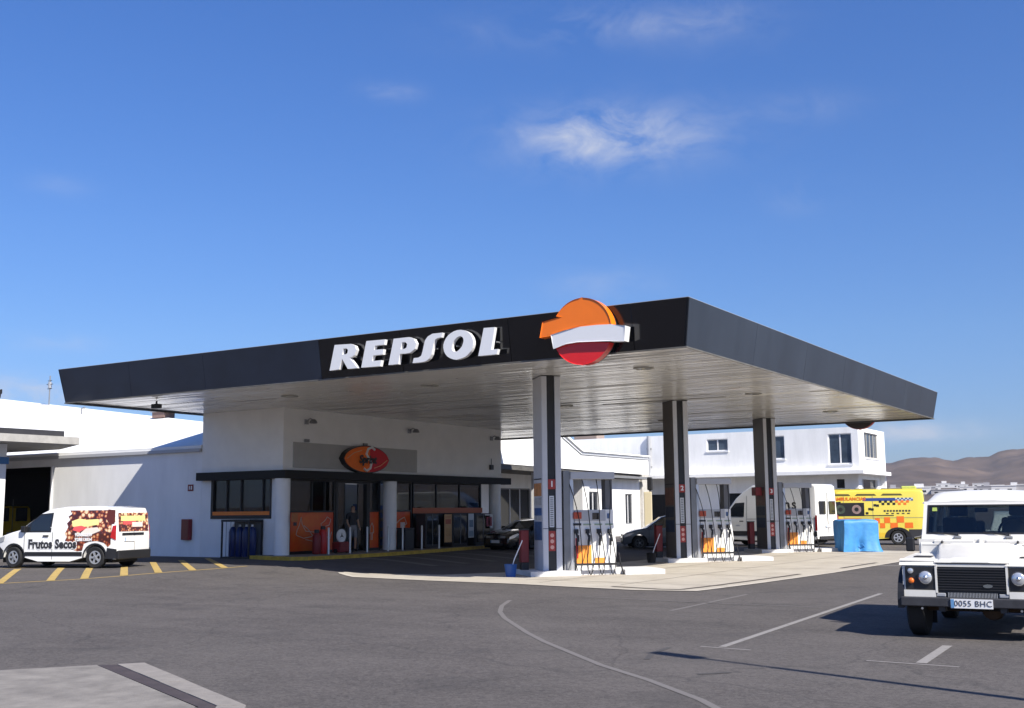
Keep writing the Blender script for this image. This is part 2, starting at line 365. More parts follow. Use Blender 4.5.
# worn curved guide line
mb = MB(); ribbon(mb, [(-1.9, -4.6), (-1.3, -5.83), (-.64, -6.92), (.05, -7.85), (.81, -8.74), (1.6, -9.66), (2.38, -10.5), (3.2, -11.3), (4.1, -12.18), (5.08, -12.98), (6.02, -13.86), (6.9, -14.9)], .085, step=.25)
mb.build('road_markings', WH_FAINT, kind='structure')
mb = MB(); ribbon(mb, [(4.66, -9.94), (4.35, -4.8), (4.05, .2)], .10); ribbon(mb, [(7.19, -10.35), (7.10, -8.5)], .12); ribbon(mb, [(6.6, -10.42), (7.62, -10.48)], .05); ribbon(mb, [(4.4, -10.02), (5.1, -10.1)], .05); ribbon(mb, [(.95, 11.95), (1.8, 12.1), (4.2, 12.5)], .22)
mb.build('road_markings', WH_WORN, kind='structure')
mb = MB()
ribbon(mb, [(1.1, -9.3+3.9), (1.75, -5.5)], .05); ribbon(mb, [(1.9, -5.4), (1.7, -1.2)], .09); ribbon(mb, [(-1, -3.2), (2.4, -3.6), (4.0, -3.6)], .07)
ribbon(mb, [(1.2, 7.6), (5.5, 8.0)], .1)
mb.build('road_markings', WH_FAINT, kind='structure')
mb = MB(); TYRE = paint_mat('tyre_rubber_streak', (.055, .051, .050), .95, (.085, .077, .072))
for pts in ([(4.1, -10.3), (4.15, -10.9), (4.35, -11.5)], [(5.35, -12.35), (5.6, -12.05)], ): ribbon(mb, pts, .08, .004, .3)
mb.build('tyre_streak_markings', TYRE, kind='structure')
# yellow hatched area by the white wall
mb = MB(); base = [(-17.6, -8.6), (-16.9, -7.3), (-16.37, -6.51), (-16.0, -5.85), (-15.4, -5.2), (-14.87, -4.59), (-14.55, -3.63), (-14.45, -2.53), (-14.5, -1.27), (-14.65, .14), (-14.9, 1.2)]
ribbon(mb, base, .10)
for x0, y0, L_ in ((-17.0, -7.5, 5.2), (-16.2, -6.1, 5.2), (-15.4, -5.2, 5.2), (-14.87, -4.59, 5.2), (-14.55, -3.6, 5.4), (-14.5, -2.5, 7.2), (-14.55, -1.25, 7.4), (-14.7, .1, 7.6)):
    ribbon(mb, [(x0, y0), (x0-.775*L_, y0+.632*L_)], .20, .009)
ribbon(mb, [(-22.5, -5.0), (-20.7, -2.3), (-18.6, -.6)], .07)
mb.build('yellow_road_markings', YEL, kind='structure')
# faint zebra lines in the shade before the shop
mb = MB()
for k in range(6): ribbon(mb, [(-15.6+k*.1, 7.2+k*1.7), (-11.4, 6.0+k*1.75)], .34)
mb.build('zebra_road_markings', WH_FAINT, kind='structure')

# concrete apron under the canopy edge
CONC = mat('pale_concrete', (.40, .355, .29), .8, var=.14, vscale=.9, bump=.2, bscale=60, c2=(.47, .43, .36))
CONC_EDGE = mat('kerb_line_concrete', (.46, .42, .36), .8, var=.15, vscale=2)
ap = [(-11.6, 1.75), (-11.2, 1.3), (-10.0, .5), (-7.2, .06), (-4.42, -.18), (-3.06, -.5), (-.9, -.95), (.35, -.7), (.62, 2.5), (.86, 7.3), (.88, 15.3), (.6, 24), (-3.5, 25), (-7.2, 22.5), (-7.4, 14), (-7.4, 4.2), (-8.5, 2.3), (-10.6, 1.95)]
me_b = MB(); me_b.prism(ap, 0, .004, lambda u, v, w: (u, v, w))
bm = me_b.bm
for k in range(-16, 2, 1): bmesh.ops.bisect_plane(bm, geom=bm.verts[:]+bm.edges[:]+bm.faces[:], plane_co=(k, 0, 0), plane_no=(1, 0, 0))
for k in range(-1, 26, 2): bmesh.ops.bisect_plane(bm, geom=bm.verts[:]+bm.edges[:]+bm.faces[:], plane_co=(0, k, 0), plane_no=(0, 1, 0))
for v in bm.verts: v.co.z = zg(v.co.x, v.co.y)+(.008 if v.co.z > .002 else -.02)
me_b.build('concrete_apron_floor', CONC, kind='structure')
mb = MB()
ribbon(mb, [(-11.5, 1.5), (-11.2, 1.22), (-10.05, .42), (-7.2, -.02), (-4.42, -.25), (-3.06, -.57), (-.9, -1.0), (.38, -.75), (.66, 2.5), (.9, 7.3), (.92, 15.3), (.64, 24)], .16, .013)
mb.build('apron_edge_kerb', CONC_EDGE, kind='structure')
# drain channel parallel to the apron edge
DRAIN = mat('drain_iron', (.10, .085, .075), .7, .2, var=.3, vscale=5)
mb = MB()
for seg in ([(-1.9, -.22), (-.5, -.62), (-.05, -.5)], [(-.05, -.5), (.12, 1.2), (.28, 4.2), (.36, 6.3)], [(.45, 9.8), (.48, 13.6)]): ribbon(mb, seg, .13, .016)
mb.build('drain_channel_floor', DRAIN, kind='structure')
# joints between the cast slabs of the apron
mb = MB()
for k in range(6): y = 1.0+k*4; ribbon(mb, [(-7.2 if y > 5.6 else -5.2, y+.4), (.6, y)], .03, .0105)
for x in (-4.2, -2.): ribbon(mb, [(x, .4), (x-.1, 23)], .03, .0105)
mb.build('slab_joint_floor', DRAIN, kind='structure')
# pavement corner in the foreground, bottom left
PAVE = mat('pavement_concrete', (.17, .155, .14), .9, var=.2, vscale=2.2, bump=.4, bscale=45, c2=(.26, .24, .215))
KERB = mat('kerb_stone', (.23, .21, .19), .9, var=.18, vscale=4, bump=.4, bscale=50)
mb = MB(); mb.prism([(-.96, -15.02), (-1.55, -15.85), (-4.5, -19.6), (-2.5, -30), (6, -30), (5.2, -19.9), (2.25, -16.46)], -.1, .014, fXY); mb.build('pavement', PAVE, kind='structure')
mb = MB(); mb.prism([(-.96, -15.0), (2.27, -16.44), (5.22, -19.88), (5.3, -19.78), (2.40, -16.34), (-.80, -14.86)], -.1, .009, fXY); mb.build('pavement_drain_floor', mat('brown_drain', (.055, .042, .042), .8, var=.25), kind='structure')
pvt = thing('kerb_stones', 'row of pale grey kerb stones edging the foreground pavement corner', 'kerb')
kp = [(-.80, -14.86), (2.40, -16.34), (5.3, -19.78)]; ko = [(-.62, -14.62), (2.62, -16.2), (5.52, -19.66)]
for s_ in (0, 1):
    a0, a1, b0, b1 = Vector(kp[s_]), Vector(kp[s_+1]), Vector(ko[s_]), Vector(ko[s_+1]); n = 4
    for k in range(n):
        t0, t1 = (k+.006)/n, (k+.994)/n
        pts = [a0.lerp(a1, t0), a0.lerp(a1, t1), b0.lerp(b1, t1), b0.lerp(b1, t0)]
        mb = MB(); mb.prism([(p.x, p.y) for p in pts], -.1, .016+.002*(k % 2), fXY); mb.build('kerb_stone', KERB, pvt)
# ------------------------------------------------------------------ canopy
NAVY = mat('navy_fascia', (.016, .023, .040), .32, var=.25, vscale=.7, coat=.25)
NAVYGREY = mat('weathered_navy_fascia', (.030, .038, .052), .42, var=.22, vscale=.8, coat=.1, stretch=(1, 1, .25))
BLKF = mat('black_gloss_fascia', (.003, .0035, .006), .12, coat=.3, var=.2, vscale=.5)
def soffit_mat():
    m = bpy.data.materials.new('soffit_metal'); m.use_nodes = True; t = m.node_tree; b = t.nodes['Principled BSDF']
    co = N(t, 'ShaderNodeTexCoord').outputs['Object']
    mm = N(t, 'ShaderNodeMapping'); mm.inputs['Scale'].default_value = (.35, 4, 1); t.links.new(co, mm.inputs[0])
    n = N(t, 'ShaderNodeTexNoise'); n.inputs['Scale'].default_value = 1.6; n.inputs['Detail'].default_value = 5; t.links.new(mm.outputs[0], n.inputs['Vector'])
    mx = N(t, 'ShaderNodeMix', data_type='RGBA'); mx.inputs['A'].default_value = (.74, .73, .70, 1); mx.inputs['B'].default_value = (.90, .89, .87, 1)
    t.links.new(n.outputs['Fac'], mx.inputs['Factor'])
    # yellowed patch along the right edge
    sx = N(t, 'ShaderNodeSeparateXYZ'); t.links.new(co, sx.inputs[0])
    g1 = N(t, 'ShaderNodeMapRange'); g1.inputs['From Min'].default_value = -7; g1.inputs['From Max'].default_value = -.5; t.links.new(sx.outputs['X'], g1.inputs['Value'])
    g2 = N(t, 'ShaderNodeMapRange'); g2.inputs['From Min'].default_value = 9; g2.inputs['From Max'].default_value = 22; t.links.new(sx.outputs['Y'], g2.inputs['Value'])
    mx2 = N(t, 'ShaderNodeMix', data_type='RGBA'); mx2.inputs['B'].default_value = (.42, .34, .19, 1)
    t.links.new(fmath(t, 'MULTIPLY', fmath(t, 'MULTIPLY', g1.outputs[0], g2.outputs[0]), .75), mx2.inputs['Factor'])
    t.links.new(mx.outputs['Result'], mx2.inputs['A']); t.links.new(mx2.outputs['Result'], b.inputs['Base Color'])
    b.inputs['Metallic'].default_value = .25; b.inputs['Roughness'].default_value = .20; b.inputs['Specular IOR Level'].default_value = .7
    n3 = N(t, 'ShaderNodeTexNoise'); n3.inputs['Scale'].default_value = 2.2; n3.inputs['Detail'].default_value = 2
    m3 = N(t, 'ShaderNodeMapping'); m3.inputs['Scale'].default_value = (.3, 2.2, 1); t.links.new(co, m3.inputs[0]); t.links.new(m3.outputs[0], n3.inputs['Vector'])
    bp = N(t, 'ShaderNodeBump'); bp.inputs['Strength'].default_value = .25; bp.inputs['Distance'].default_value = .03; t.links.new(n3.outputs['Fac'], bp.inputs['Height']); t.links.new(bp.outputs[0], b.inputs['Normal'])
    return m
SOFF = soffit_mat()
ZB, ZT, OV, LX, DY = 5.44, 6.54, .19, 22.21, 25.6
can = thing('canopy', 'huge flat petrol station canopy with dark navy fascia and ribbed metal underside', 'canopy')
def fasc(a, b, side, m, k):
    """one cladding sheet of the slanted fascia between a and b along its side"""
    t = .05; g_ = .012
    def f(u, v, w):
        o = OV*v+w; z = ZB+(ZT-ZB)*v
        e = {'front': (u, -o), 'right': (o, u), 'back': (u, DY+o), 'left': (-LX-o, u)}[side]
        return (e[0], e[1], z)
    mb = MB(); lo, hi = a+g_/2, b-g_/2
    # corner sheets splay with the overhang
    A = [(lo, 0), (hi, 0), (hi, 1), (lo, 1)]
    ends = {'front': (-LX, 0), 'back': (-LX, 0), 'right': (0, DY), 'left': (0, DY)}[side]
    if abs(a-ends[0]) < .01: A[0] = (a, 0); A[3] = (a-OV, 1)
    if abs(b-ends[1]) < .01: A[1] = (b, 0); A[2] = (b+OV, 1)
    mb.prism(A, 0, -t, f)
    return mb.build('fascia_panel', m, can)
fs = [-LX, -18.93, -15.59, -10.97]
for a, b in zip(fs, fs[1:]): fasc(a, b, 'front', NAVY, 0)
for a, b in zip([-10.97, -8.1, -4.7, -1.29], [-8.1, -4.7, -1.29, 0]): fasc(a, b, 'front', BLKF, 0)
rsx = [0, 4.31, 8.47, 12.35, 16.0, 20.31, 22.9, DY]
for a, b in zip(rsx, rsx[1:]): fasc(a, b, 'right', NAVYGREY, 0)
for a, b in zip(span(-LX, 0, 3.7), span(-LX, 0, 3.7)[1:]): fasc(a, b, 'back', NAVY, 0)
for a, b in zip(span(0, DY, 4.27), span(0, DY, 4.27)[1:]): fasc(a, b, 'left', NAVY, 0)
mb = MB()
mb.prism([(-LX-.18, -.18), (.18, -.18), (.18, DY+.18), (-LX-.18, DY+.18)], ZT-.012, ZT+.012, fXY, holes=[[(-LX+.0, .0), (0, .0), (0, DY), (-LX, DY)]])
mb.prism([(-LX+.02, .02), (-.02, .02), (-.02, DY-.02), (-LX+.02, DY-.02)], ZT-.5, ZT-.4, fXY)
mb.build('roof', GREYPAINT, can)
mb = MB()
for a in ((-LX-.005, .035, -.035, .0), (-LX-.005, .035, DY, DY+.03)): mb.box(a[0], a[1], a[2], a[3], ZB-.035, ZB+.0)
mb.box(.003, .035, .001, DY-.001, ZB-.035, ZB); mb.box(-LX-.035, -LX-.003, .001, DY-.001, ZB-.035, ZB)
mb.build('edge_trim', mat('trim_weathered', (.16, .15, .13), .6, .3, var=.3), can)
# ribbed soffit: narrow lining strips running along x, each a hair out of true
mb = MB(); y = .03; rnd = random.Random(3)
while y < DY-.05:
    w = min(.198, DY-.04-y); x = -LX+.02
    while x < -.03:
        x1 = min(x+rnd.choice((3.5, 4.6, 6.1)), -.02); t0, t1 = rnd.gauss(0, .0045), rnd.gauss(0, .0045)
        zz = ZB+.03
        vs = [mb.bm.verts.new(p) for p in ((x, y, zz+.006+t0), (x, y+.012, zz-.0+t0), (x, y+w-.012, zz-.0+t1), (x, y+w, zz+.006+t1), (x1, y+w, zz+.006+t1), (x1, y+w-.012, zz+t1), (x1, y+.012, zz+t0), (x1, y, zz+.006+t0))]
        mb.bm.faces.new((vs[1], vs[6], vs[5], vs[2])); mb.bm.faces.new((vs[0], vs[7], vs[6], vs[1])); mb.bm.faces.new((vs[2], vs[5], vs[4], vs[3]))
        x = x1+.004
    y += .2
mb.build('soffit_strips', SOFF, can, kind='stuff')
mb = MB(); mb.box(-LX+.02, -.02, .02, DY-.02, ZB+.04, ZB+.07); mb.build('soffit_backing', DARKTRIM, can)
LAMPG = mat('soffit_lamp_ring', (.34, .33, .30), .5, .3)
for x, y in [(-2.6, 3.2), (-2.6, 11.4), (-2.6, 19.8), (-9.6, 3.2), (-9.6, 11.4), (-9.6, 19.8), (-15, 3.0)]:
    mb = MB(); mb.lathe([(.27, .0), (.27, -.03), (.20, -.035), (.19, -.012)], (x, y, ZB+.03), n=20); l = mb.build('ceiling_light', LAMPG, can, smooth=40)
    mb = MB(); mb.lathe([(.185, 0), (.185, -.02), (.05, -.03)], (x, y, ZB+.028), n=20); mb.build('diffuser', LAMP, l)
# small floodlight under the left end of the canopy
fl = thing('floodlight', 'small dark floodlight under the far left end of the canopy', 'floodlight', (-19.4, 1.4, ZB))
MB().cyl((0, 0, 0), (0, 0, -.1), .03).build('bracket', BLACK, fl); MB().box(-.16, .16, -.1, .1, -.24, -.1, bev=.02).build('housing', BLACK, fl)

# lettering REPSOL, each letter its own
LET = {
'R' : [(-10.41, 5.61), (-10.24, 6.31), (-9.67, 6.29), (-9.52, 6.23), (-9.46, 6.11), (-9.53, 5.97), (-9.7, 5.91), (-9.41, 5.61), (-9.76, 5.61), (-9.97, 5.91), (-10.07, 5.62)] ,
'R_h' : [(-9.93, 6.18), (-9.81, 6.18), (-9.76, 6.13), (-9.78, 6.05), (-9.83, 6.02), (-9.96, 6.02)] ,
'E' : [(-9.29, 5.61), (-9.12, 6.32), (-8.48, 6.31), (-8.51, 6.17), (-8.82, 6.17), (-8.85, 6.06), (-8.53, 6.05), (-8.56, 5.91), (-8.88, 5.91), (-8.92, 5.76), (-8.6, 5.76), (-8.64, 5.6)] ,
'P' : [(-8.36, 5.61), (-8.19, 6.3), (-7.68, 6.3), (-7.52, 6.24), (-7.44, 6.11), (-7.49, 5.97), (-7.64, 5.88), (-7.8, 5.87), (-7.98, 5.88), (-8.03, 5.61)] ,
'P_h' : [(-7.91, 6.18), (-7.8, 6.18), (-7.74, 6.12), (-7.76, 6.03), (-7.83, 6.0), (-7.95, 6.0)] ,
'S' : [(-7.56, 5.6), (-7.52, 5.73), (-7.37, 5.73), (-7.28, 5.77), (-7.24, 5.87), (-7.16, 6.16), (-7.07, 6.26), (-6.92, 6.32), (-6.77, 6.32), (-6.6, 6.32), (-6.64, 6.2), (-6.76, 6.19), (-6.84, 6.15), (-6.88, 6.06), (-6.95, 5.78), (-7.02, 5.68), (-7.12, 5.62), (-7.25, 5.6)] ,
'L' : [(-5.49, 5.62), (-5.32, 6.32), (-4.99, 6.31), (-5.1, 5.75), (-4.9, 5.75), (-4.94, 5.62)] ,
'O' : [(-5.64, 5.92), (-5.67, 5.84), (-5.72, 5.76), (-5.79, 5.7), (-5.87, 5.64), (-5.97, 5.61), (-6.07, 5.59), (-6.17, 5.58), (-6.27, 5.6), (-6.37, 5.64), (-6.45, 5.69), (-6.51, 5.76), (-6.55, 5.83), (-6.57, 5.92), (-6.57, 6.0), (-6.54, 6.08), (-6.49, 6.16), (-6.42, 6.23), (-6.34, 6.28), (-6.24, 6.32), (-6.14, 6.34), (-6.03, 6.34), (-5.93, 6.32), (-5.84, 6.28), (-5.76, 6.23), (-5.7, 6.16), (-5.66, 6.09), (-5.64, 6.01)] ,
'O_h' : [(-5.96, 5.97), (-5.99, 5.91), (-6.04, 5.86), (-6.09, 5.82), (-6.15, 5.79), (-6.2, 5.79), (-6.25, 5.8), (-6.28, 5.83), (-6.3, 5.88), (-6.3, 5.93), (-6.28, 6.0), (-6.25, 6.06), (-6.2, 6.11), (-6.15, 6.15), (-6.09, 6.17), (-6.04, 6.18), (-5.99, 6.16), (-5.96, 6.13), (-5.94, 6.08), (-5.94, 6.03)] ,
'orange' : [(-3.53, 6.28), (-3.02, 6.36), (-2.93, 6.48), (-2.75, 6.63), (-2.56, 6.72), (-2.34, 6.75), (-2.12, 6.73), (-1.93, 6.64), (-1.78, 6.48), (-1.68, 6.29), (-1.65, 6.12), (-1.65, 6.03), (-2.04, 6.04), (-2.48, 6.05), (-2.86, 6.02), (-3.28, 5.94), (-3.61, 5.9)] ,
'white' : [(-3.28, 5.94), (-2.86, 6.02), (-2.48, 6.05), (-2.04, 6.05), (-1.65, 6.03), (-1.29, 5.98), (-1.34, 5.63), (-1.8, 5.66), (-2.17, 5.68), (-2.55, 5.7), (-2.87, 5.68), (-3.21, 5.61)] ,
'red' : [(-3.21, 5.61), (-2.87, 5.68), (-2.55, 5.7), (-2.17, 5.68), (-1.86, 5.67), (-1.93, 5.54), (-2.11, 5.36), (-2.3, 5.24), (-2.49, 5.17), (-2.71, 5.21), (-2.97, 5.32), (-3.1, 5.44)] ,
}
fxz = lambda Y0: (lambda u, v, w: (u, Y0+w, v))
WLET = mat('white_letter_acrylic', (.80, .80, .80), .35, coat=.3); LSIDE = mat('letter_side', (.25, .25, .26), .5)
sg = thing('canopy_lettering', 'large white raised italic letters REPSOL on the black front fascia', 'sign')
for ch in 'REPSOL':
    mb = MB(); mb.prism(LET[ch], -.33, -.22, lambda u, v, w: (u, w, v), holes=[LET[ch+'_h']] if ch+'_h' in LET else [])
    o = mb.build('letter', WLET, sg); o['label'] = 'white raised letter %s' % ch
    cx_ = sum(p[0] for p in LET[ch])/len(LET[ch])
    for du in (-.12, .12): MB().cyl((cx_+du, -.22, 5.95), (cx_+du, -.08, 5.95), .02, n=8).build('fixing', STEELGREY, o)
# round emblem: orange disc with a tail, white band, red underside
arc_ = lambda a0, a1, n: [(-2.46+.80*math.cos(R(a0+(a1-a0)*i/n)), 5.96+.80*math.sin(R(a0+(a1-a0)*i/n))) for i in range(n+1)]
LET['orange'] = LET['orange'][:2]+arc_(148, 8, 28)+LET['orange'][11:]
LET['red'] = LET['red'][:4]+arc_(-24, -154, 26)
ORA = mat('emblem_orange', (.95, .20, .006), .38, var=.03, coat=.3); EMR = mat('emblem_red', (.72, .012, .010), .35, coat=.4, var=.04); EMD = mat('emblem_side', (.06, .045, .04), .5)
def emblem(lab, xf):
    e = thing('round_emblem', lab, 'sign'); 
    def puff(mb, pts, w0, w1, holes=()):
        mb.prism(pts, w0, w1, xf)
    import bisect
    for key, m_, w0, w1 in (('orange', ORA, -.44, -.2), ('white', WLET, -.47, -.2), ('red', EMR, -.40, -.2)):
        pts = LET[key]; mb = MB(); mb.prism(pts, w0, w1, xf)
        mb.bm.normal_update()
        fr = [ed for ed in mb.bm.edges if len(ed.link_faces) == 2 and ed.calc_face_angle(0) > 1.2 and all(abs((v.co-Vector(xf(0, 0, w0))).dot(Vector(xf(0, 0, 1))-Vector(xf(0, 0, 0)))) < 1e-4 for v in ed.verts)]
        bmesh.ops.bevel(mb.bm, geom=fr, offset=.016, segments=2, profile=.5, affect='EDGES')
        mb.build({'orange': 'orange_disc', 'white': 'white_band', 'red': 'red_underside'}[key], m_, e)
    out = []
    mb = MB(); mb.prism([(-2.46+.785*math.cos(t), 5.96+.785*math.sin(t)) for t in [i*math.pi/16 for i in range(32)]], -.34, -.12, lambda u, v, w: xf(u, v, w)); mb.build('back_housing', EMD, e)
emblem('round orange, white and red emblem on the front fascia right of the lettering', lambda u, v, w: (u, w, v))
emblem('dark round emblem seen from below at the far back edge of the canopy', lambda u, v, w: (-3.2-(u+2.4), DY-w, v-.02))

# ------------------------------------------------------------------ shop
GLASSF = GLASS_SHOP
shop = thing('petrol_station_shop', 'white shop block under the canopy with black band and orange glazed front', 'shop')
XS, YS0, YS1, ZK = -17.96, 5.86, 20.09, .30
mb = MB()
mb.box(-22.04, XS, YS0, YS0+.2, 3.25, ZB+.03)
mb.box(XS-.2, XS, YS0+.2, YS1-.2, 3.25, ZB+.03); mb.box(-22.04, XS, YS1-.2, YS1, 3.25, ZB+.03); mb.box(-22.04, -21.84, YS0+.2, YS1-.2, 3.25, ZB+.03)
mb.build('upper_wall', SHOP_WALL, shop)
mb = MB()
# lower wall with the window opening; the window niche is framed in black
wx0, wx1, wz0, wz1 = -21.5, -18.48, 1.56, 3.02
mb.prism([(-22.04, 0), (XS-.08, 0), (XS-.08, 3.25), (-22.04, 3.25)], YS0+.01, YS0+.2, fXZ, holes=[rect(wx0, wx1, wz0, wz1)])
mb.build('lower_wall', mat('shop_lower_render', (.82, .82, .82), .85, var=.05, vscale=1.2, bump=.12, bscale=60), shop)
mb = MB(); mb.box(-22.0, -21.9, 20.0, 20.09, 0, 3.25); mb.box(-26, -21.9, YS1-.2, YS1, 0, 3.25); mb.build('rear_wall', SHOP_WALL, shop)
mb = MB(); mb.prism([(-22.0, 5.55), (-17.55, 5.55), (-17.55, 20.3), (-17.96, 20.3), (-17.962, 5.858), (-22.0, 5.858)], 2.96, 3.25, fXY); mb.build('band', mat('black_band', (.006, .006, .007), .7, var=.3), shop)
mb = MB(); mb.box(-22, XS-.02, YS0+.2, YS1-.2, 3.0, 3.04); mb.build('ceiling', SHOP_WALL, shop)
# window to the left
wf = MB()
fr = .07
wf.prism(rect(wx0, wx1, wz0, wz1), YS0-.02, YS0+.12, fXZ, holes=[rect(wx0+fr*1.6, wx1-fr, wz0+.13, wz1-fr)])
w_ = wf.build('window', BLACK, shop, label='black framed window beside the blue bottle cage')
for x in (-20.72, -20.0, -18.92): MB().box(x-.025, x+.025, YS0+.0, YS0+.1, wz0+.13, wz1-fr).build('mullion', BLACK, w_)
MB().box(wx0+.112, wx1-.07, YS0+.06, YS0+.07, wz0+.13, wz1-fr).build('pane', GLASSF, w_)
MB().box(wx0+.112, wx1-.07, YS0-.025, YS0+.03, wz0+.13, wz0+.26).build('orange_strip', ORANGE, w_)
for a_ in ((-21.05, -20.75, 1.85), (-19.85, -18.98, 1.75)): MB().box(a_[0], a_[1], YS0+.24, YS0+.26, a_[2], 2.95).build('blind', mat('roller_blind', (.85, .86, .84), .8), w_)
mb = MB(); mb.box(-21.38, -21.08, YS0+.2, YS0+.24, 1.75, 2.95); mb.build('curtain', mat('rust_curtain', (.30, .09, .05), .8), w_)
# front glazing
fg = MB(); XG = XS-.12
bays = [(6.30, 8.75), (10.72, 11.42), (12.0, 13.45), (13.55, 18.55)]
def bay(y0, y1, zlow, hasorange=True):
    f = MB(); f.prism(rect(y0, y1, ZK, 2.96), XG-.05, XG+.05, fYZ, holes=[rect(y0+.06, y1-.06, zlow+.03, 2.90), rect(y0+.06, y1-.06, ZK+.1, zlow-.03)])
    o = f.build('window', BLACK, shop)
    MB().box(XG-.01, XG, y0+.06, y1-.06, zlow+.03, 2.90).build('pane', GLASSF, o)
    return o
b1 = bay(6.30, 8.75, 1.80); b2 = bay(10.72, 11.42, 1.80); b3 = bay(12.0, 13.45, 1.80); b4 = bay(13.55, 18.55, 1.86)
ORP = mat('orange_window_film', (.95, .20, .006), .35, var=.3, vscale=.9, c2=(.60, .03, .008))
for b_, (y0, y1) in ((b1, (6.36, 8.69)), (b2, (10.78, 11.36)), (b3, (12.06, 13.39))):
    MB().box(XG-.02, XG+.01, y0, y1, ZK+.1, 1.77).build('orange_panel', ORP, b_)
MB().box(XG+.052, XG+.075, 13.5, 18.6, 1.70, 1.92).build('orange_strip', mat('orange_strip', (.42, .10, .03), .5), b4)
MB().box(XG-.02, XG+.01, 13.61, 18.49, ZK+.1, 1.83).build('dark_panel', DARKTRIM, b4)
for y in (7.5, 8.2): MB().box(XG-.045, XG+.045, y-.02, y+.02, 1.83, 2.90).build('mullion', BLACK, b1)
for y in (15.2, 16.9): MB().box(XG-.045, XG+.045, y-.02, y+.02, 1.89, 2.90).build('mullion', BLACK, b4)
# white outline sketches on the orange film: each a closed thin line
SK = mat('white_film_line', (.62, .50, .42), .6)
def sketch(pts, parent, r=.014):
    mb = MB(); mb.tube([(XG+.02, y, z) for y, z in pts], r, 6); mb.build('outline_drawing', SK, parent)
sketch([(6.75, .95), (7.1, .85), (7.5, .9), (7.75, 1.05), (7.2, 1.1), (7.0, 1.35), (6.95, 1.6), (6.85, 1.3), (6.75, 1.15), (6.7, 1.0), (6.75, .95)], b1)
sketch([(7.1, 1.3), (7.35, 1.15), (7.6, .9), (7.7, .7), (7.5, .75), (7.2, .8)], b1)
sketch([(8.1, 1.0), (8.2, 1.25), (8.45, 1.3), (8.55, 1.5), (8.35, 1.6), (8.2, 1.45), (8.0, 1.35), (8.1, 1.15), (8.3, .9), (8.5, .8), (8.6, 1.05)], b1)
sketch([(10.82, .95), (10.84, 1.2), (10.95, 1.35), (11.04, 1.2), (11.05, .95), (10.98, 1.0), (10.97, .7), (10.9, .7), (10.9, .98), (10.82, .95)], b2)
sketch([(12.3, 1.2), (12.7, 1.45), (13.0, 1.55), (13.15, 1.3), (12.85, 1.1), (12.95, .85), (12.7, .7), (12.6, 1.0), (12.3, 1.2)], b3, .02)
MB().box(XG+.012, XG+.022, 12.75, 13.05, 1.05, 1.35).build('white_shape', mat('film_white', (.60, .52, .52), .5), b3)
# door
dr = MB(); dr.prism(rect(8.78, 10.70, ZK, 2.96), XG-.06, XG+.06, fYZ, holes=[rect(8.9, 10.58, ZK+.001, 2.84)]); dd = dr.build('doorway', BLACK, shop)
MB().box(XG-.05, XG-.03, 8.9, 9.35, ZK+.02, 2.84).build('door_leaf', GLASSF, dd); MB().box(XG-.05, XG-.03, 10.15, 10.58, ZK+.02, 2.84).build('door_leaf', GLASSF, dd)
for y in (9.35, 10.12): MB().box(XG-.06, XG-.02, y, y+.04, ZK+.02, 2.84).build('door_stile', BLACK, dd)
# round pillars
for i, y in enumerate((5.80, 11.72, 19.3)):
    mb = MB(); mb.lathe([(.27, ZK-.1), (.27, 2.96)], (-17.90+.1*min(i, 1), y, 0), n=28); mb.build('pillar', mat('pillar_white', (.80, .80, .80), .7, var=.05), shop, smooth=40)
# grey sign board and oval sign
SB = mat('grey_sign_board', (.42, .41, .39), .6, var=.05)
for y0, y1 in ((6.35, 9.6), (9.612, 11.2), (11.212, 13.64)):
    MB().box(XS+.003, XS+.05, y0, y1, 3.36, 4.27).build('sign_board', SB, shop)
mb = MB(); 
for y in (7.0, 10.3): mb.box(XS+.051, XS+.09, y-.12, y+.12, 4.29, 4.40)
mb.build('sign_bracket', STEELGREY, shop)
ov = thing('oval_sign', 'glossy lens-shaped orange and red sign reading Sprint above the shop door', 'sign', (XS+.05, 10.15, 3.77))
def lens(a, b, n=16, x0=-1., x1=1.):
    up_ = []; 
    for i in range(n+1):
        u = x0+(x1-x0)*i/n; up_.append((u*a, b*max(0, 1-u*u)**.60))
    dn = [(u, -v) for u, v in up_[::-1]]
    pts = up_+dn
    out = []
    for p in pts:
        if not out or (Vector(p)-Vector(out[-1])).length > 1e-4: out.append(p)
    if (Vector(out[0])-Vector(out[-1])).length < 1e-4: out.pop()
    return out
fo = lambda u, v, w: (w, u, v)
MB().prism(lens(1.38, .53), .0, .22, fo).build('backing', mat('sign_edge', (.02, .02, .02), .4), ov)
MB().prism(lens(1.32, .49, x0=-1, x1=.12), .21, .25, fo).build('orange_half', mat('sign_orange', (.90, .17, .008), .6, coat=.0, var=.1), ov)
MB().prism(lens(1.32, .49, x0=.12, x1=1), .212, .252, fo).build('red_half', mat('sign_red', (.62, .008, .02), .6, coat=.0, var=.1), ov)
mb = MB(); mb.tube([(.262, .42, .38), (.262, .25, .47), (.262, .02, .40), (.262, -.08, .20), (.262, .08, .02), (.262, .22, -.14), (.262, .16, -.34), (.262, -.06, -.44), (.262, -.22, -.36)], .05, 8); mb.build('white_swoosh', WHITEP, ov, smooth=40)
mb = MB(); mb.tube([(.26, -1.2, 0), (.26, -.8, .22), (.26, -.35, .33)], .015, 6); mb.tube([(.26, 1.2, 0), (.26, .8, -.22), (.26, .4, -.33)], .015, 6); mb.build('highlight_line', mat('pale_orange', (.8, .45, .25), .5), ov)
put_text('lettering', 'Sprint', .42, BLACK, ov, (.30, -.02, -.02), (0, 1, 0), (0, 0, 1), depth=.012, shear=.15, bold=.012)
